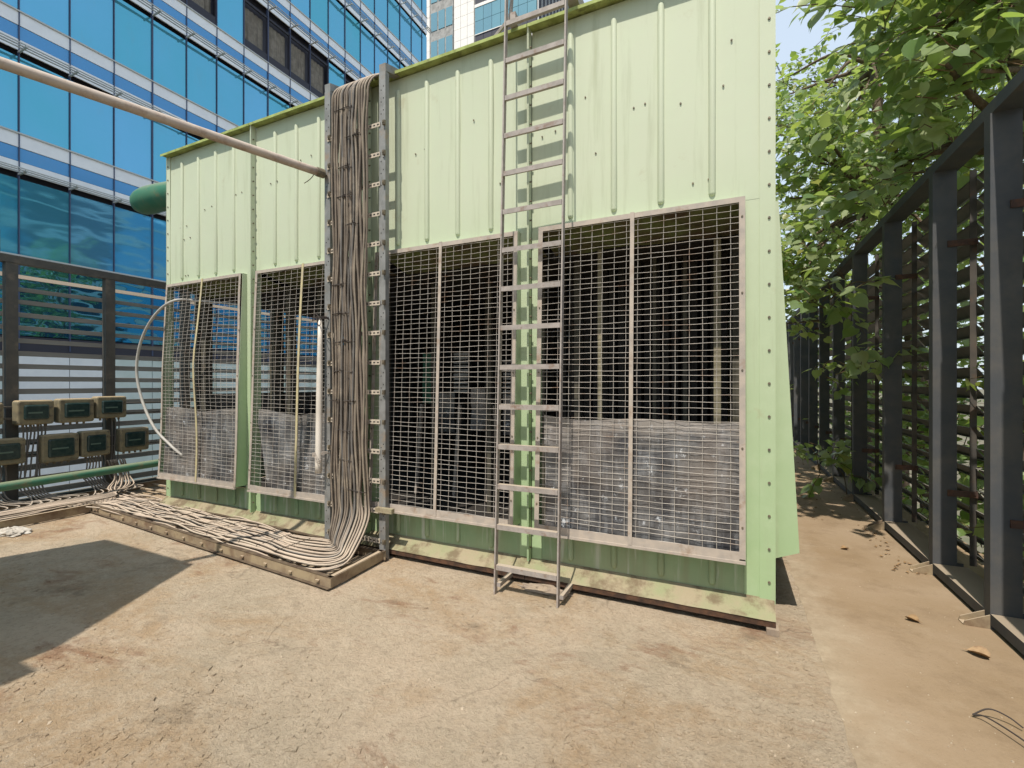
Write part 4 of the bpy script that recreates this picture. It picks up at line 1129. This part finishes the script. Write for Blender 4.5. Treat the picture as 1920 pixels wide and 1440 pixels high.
for k in range(300):
    y = 4.8 + 9 * r5.random(); x = r5.uniform(.45, 1.46) if y > 6.2 else r5.uniform(1.25, 1.46); s_ = r5.uniform(.012, .038); a = r5.uniform(0, 6)
    b = len(V)
    for u, v_, w_ in ((0, 0, .1), (.35, .3, .35), (.3, .7, .3), (0, 1.1, .1), (-.3, .7, .35), (-.35, .3, .4)):
        V.append((x + s_ * (u * math.cos(a) - v_ * math.sin(a)), y + s_ * (u * math.sin(a) + v_ * math.cos(a)), .004 + s_ * w_ * r5.uniform(.5, 1.3)))
    F += [(b, b + 1, b + 2, b + 3), (b, b + 3, b + 4, b + 5)]
m = MB(); m.v = V; m.f = F
o = link('leaf_litter', m.mesh('leaf_litter', M_dry)); o['kind'] = 'stuff'; o['label'] = 'brown leaf litter scattered along the shaded walkway'; o['category'] = 'leaf litter'
def crumple(name, c, s, mat, lab, cat, seed):
    m = MB()
    def fn(u, v):
        a = u * 2 * math.pi; ph = v * math.pi / 2
        r_ = 1 + .45 * mn.noise(Vector((math.cos(a) * 2 + seed, math.sin(a) * 2, v * 3))) + .2 * mn.noise(Vector((math.cos(a) * 6, math.sin(a) * 6 + seed, v * 8)))
        return (c[0] + s[0] * r_ * math.cos(a) * math.cos(ph), c[1] + s[1] * r_ * math.sin(a) * math.cos(ph), c[2] + s[2] * r_ * math.sin(ph))
    m.grid(fn, 28, 10); return single(name, m, mat, lab, cat)
crumple('plastic_bag', (-6.78, 2.18, 0), (.20, .12, .04), M_bag, 'crumpled white plastic bag on the floor at the left edge in front of the tray', 'bag', 1)
crumple('paper_scrap', (-5.22, 3.33, .02), (.09, .06, .05), M_bag, 'crumpled white paper scrap between the floor tray and the tower', 'paper', 5)
crumple('cloth_rag', (-1.25, 3.25, 0), (.20, .055, .035), M_cloth, 'dusty brown rag lying behind the ladder feet under the tower', 'rag', 9)
# grit, flakes and chips
V = []; F = []
r6 = random.Random(2)
for _ in range(9000):
    D = 1.45 + 4.5 * r6.random() ** 1.6; lat = D * r6.uniform(-1.15, 1.15)
    x = -.4226 * D + .9063 * lat; y = .9063 * D + .4226 * lat
    if y > 3.28 and x < .3: continue
    if x > 1.45 or (x < -2.7 and y > 2.5): continue
    if mn.noise(Vector((x * 1.4, y * 1.4, 4))) + r6.uniform(-.35, .35) < -.02: continue
    if x > .49 and r6.random() < .75: continue
    s = r6.uniform(.002, .0055) if r6.random() < .96 else r6.uniform(.006, .013)
    b = len(V); z = fz(x, y) if x < .49 else .001; a0 = r6.uniform(0, 6); n = 5
    for k in range(n):
        a = a0 + 2 * math.pi * k / n; q = s * r6.uniform(.6, 1.1); V.append((x + q * math.cos(a), y + q * math.sin(a), z - .001))
    for k in range(n):
        a = a0 + 2 * math.pi * k / n; q = s * r6.uniform(.4, .8); V.append((x + q * math.cos(a), y + q * math.sin(a), z + s * r6.uniform(.3, .6)))
    for k in range(n): F.append((b + k, b + (k + 1) % n, b + n + (k + 1) % n, b + n + k))
    F.append(tuple(b + n + k for k in range(n)))
m = MB(); m.v = V; m.f = F
o = struct('grit', m, M_stone); o['kind'] = 'stuff'; o['label'] = 'scattered grit and concrete chips over the terrace floor'; o['category'] = 'grit'
V = []; F = []
for _ in range(9000):
    D = 1.45 + 3.2 * r6.random() ** 1.4; lat = D * r6.uniform(-1.15, 1.15)
    x = -.4226 * D + .9063 * lat; y = .9063 * D + .4226 * lat
    if (y > 3.2 and x < .3) or x > .44 or (x < -2.6 and y > 2.45): continue
    if mn.noise(Vector((x * 1.1 + 5, y * 1.1, 8))) + .5 * mn.noise(Vector((x * 4, y * 4, 8))) + r6.uniform(-.12, .12) < .08: continue
    s = r6.uniform(.004, .014) if r6.random() < .8 else r6.uniform(.014, .024); b = len(V); z = fz(x, y); a0 = r6.uniform(0, 6); n = 6; tl_ = r6.uniform(-.25, .25)
    for q_, zz in ((1, -.002), (.88, .0022 + s * .10)):
        for k in range(n):
            a = a0 + 2 * math.pi * k / n; q = s * q_ * (.40 + .8 * abs(math.sin(k * 2.3 + a0 * 3)))
            V.append((x + q * 1.5 * math.cos(a), y + q * math.sin(a), z + zz + (tl_ * q * math.cos(a) if q_ < 1 else 0)))
    for k in range(n): F.append((b + k, b + (k + 1) % n, b + n + (k + 1) % n, b + n + k))
    F.append(tuple(b + n + k for k in range(n)))
m = MB(); m.v = V; m.f = F
o = struct('spalled_flakes', m, M_floor); o['kind'] = 'stuff'; o['label'] = 'thin flakes of concrete lifting off the worn terrace floor'; o['category'] = 'flakes'
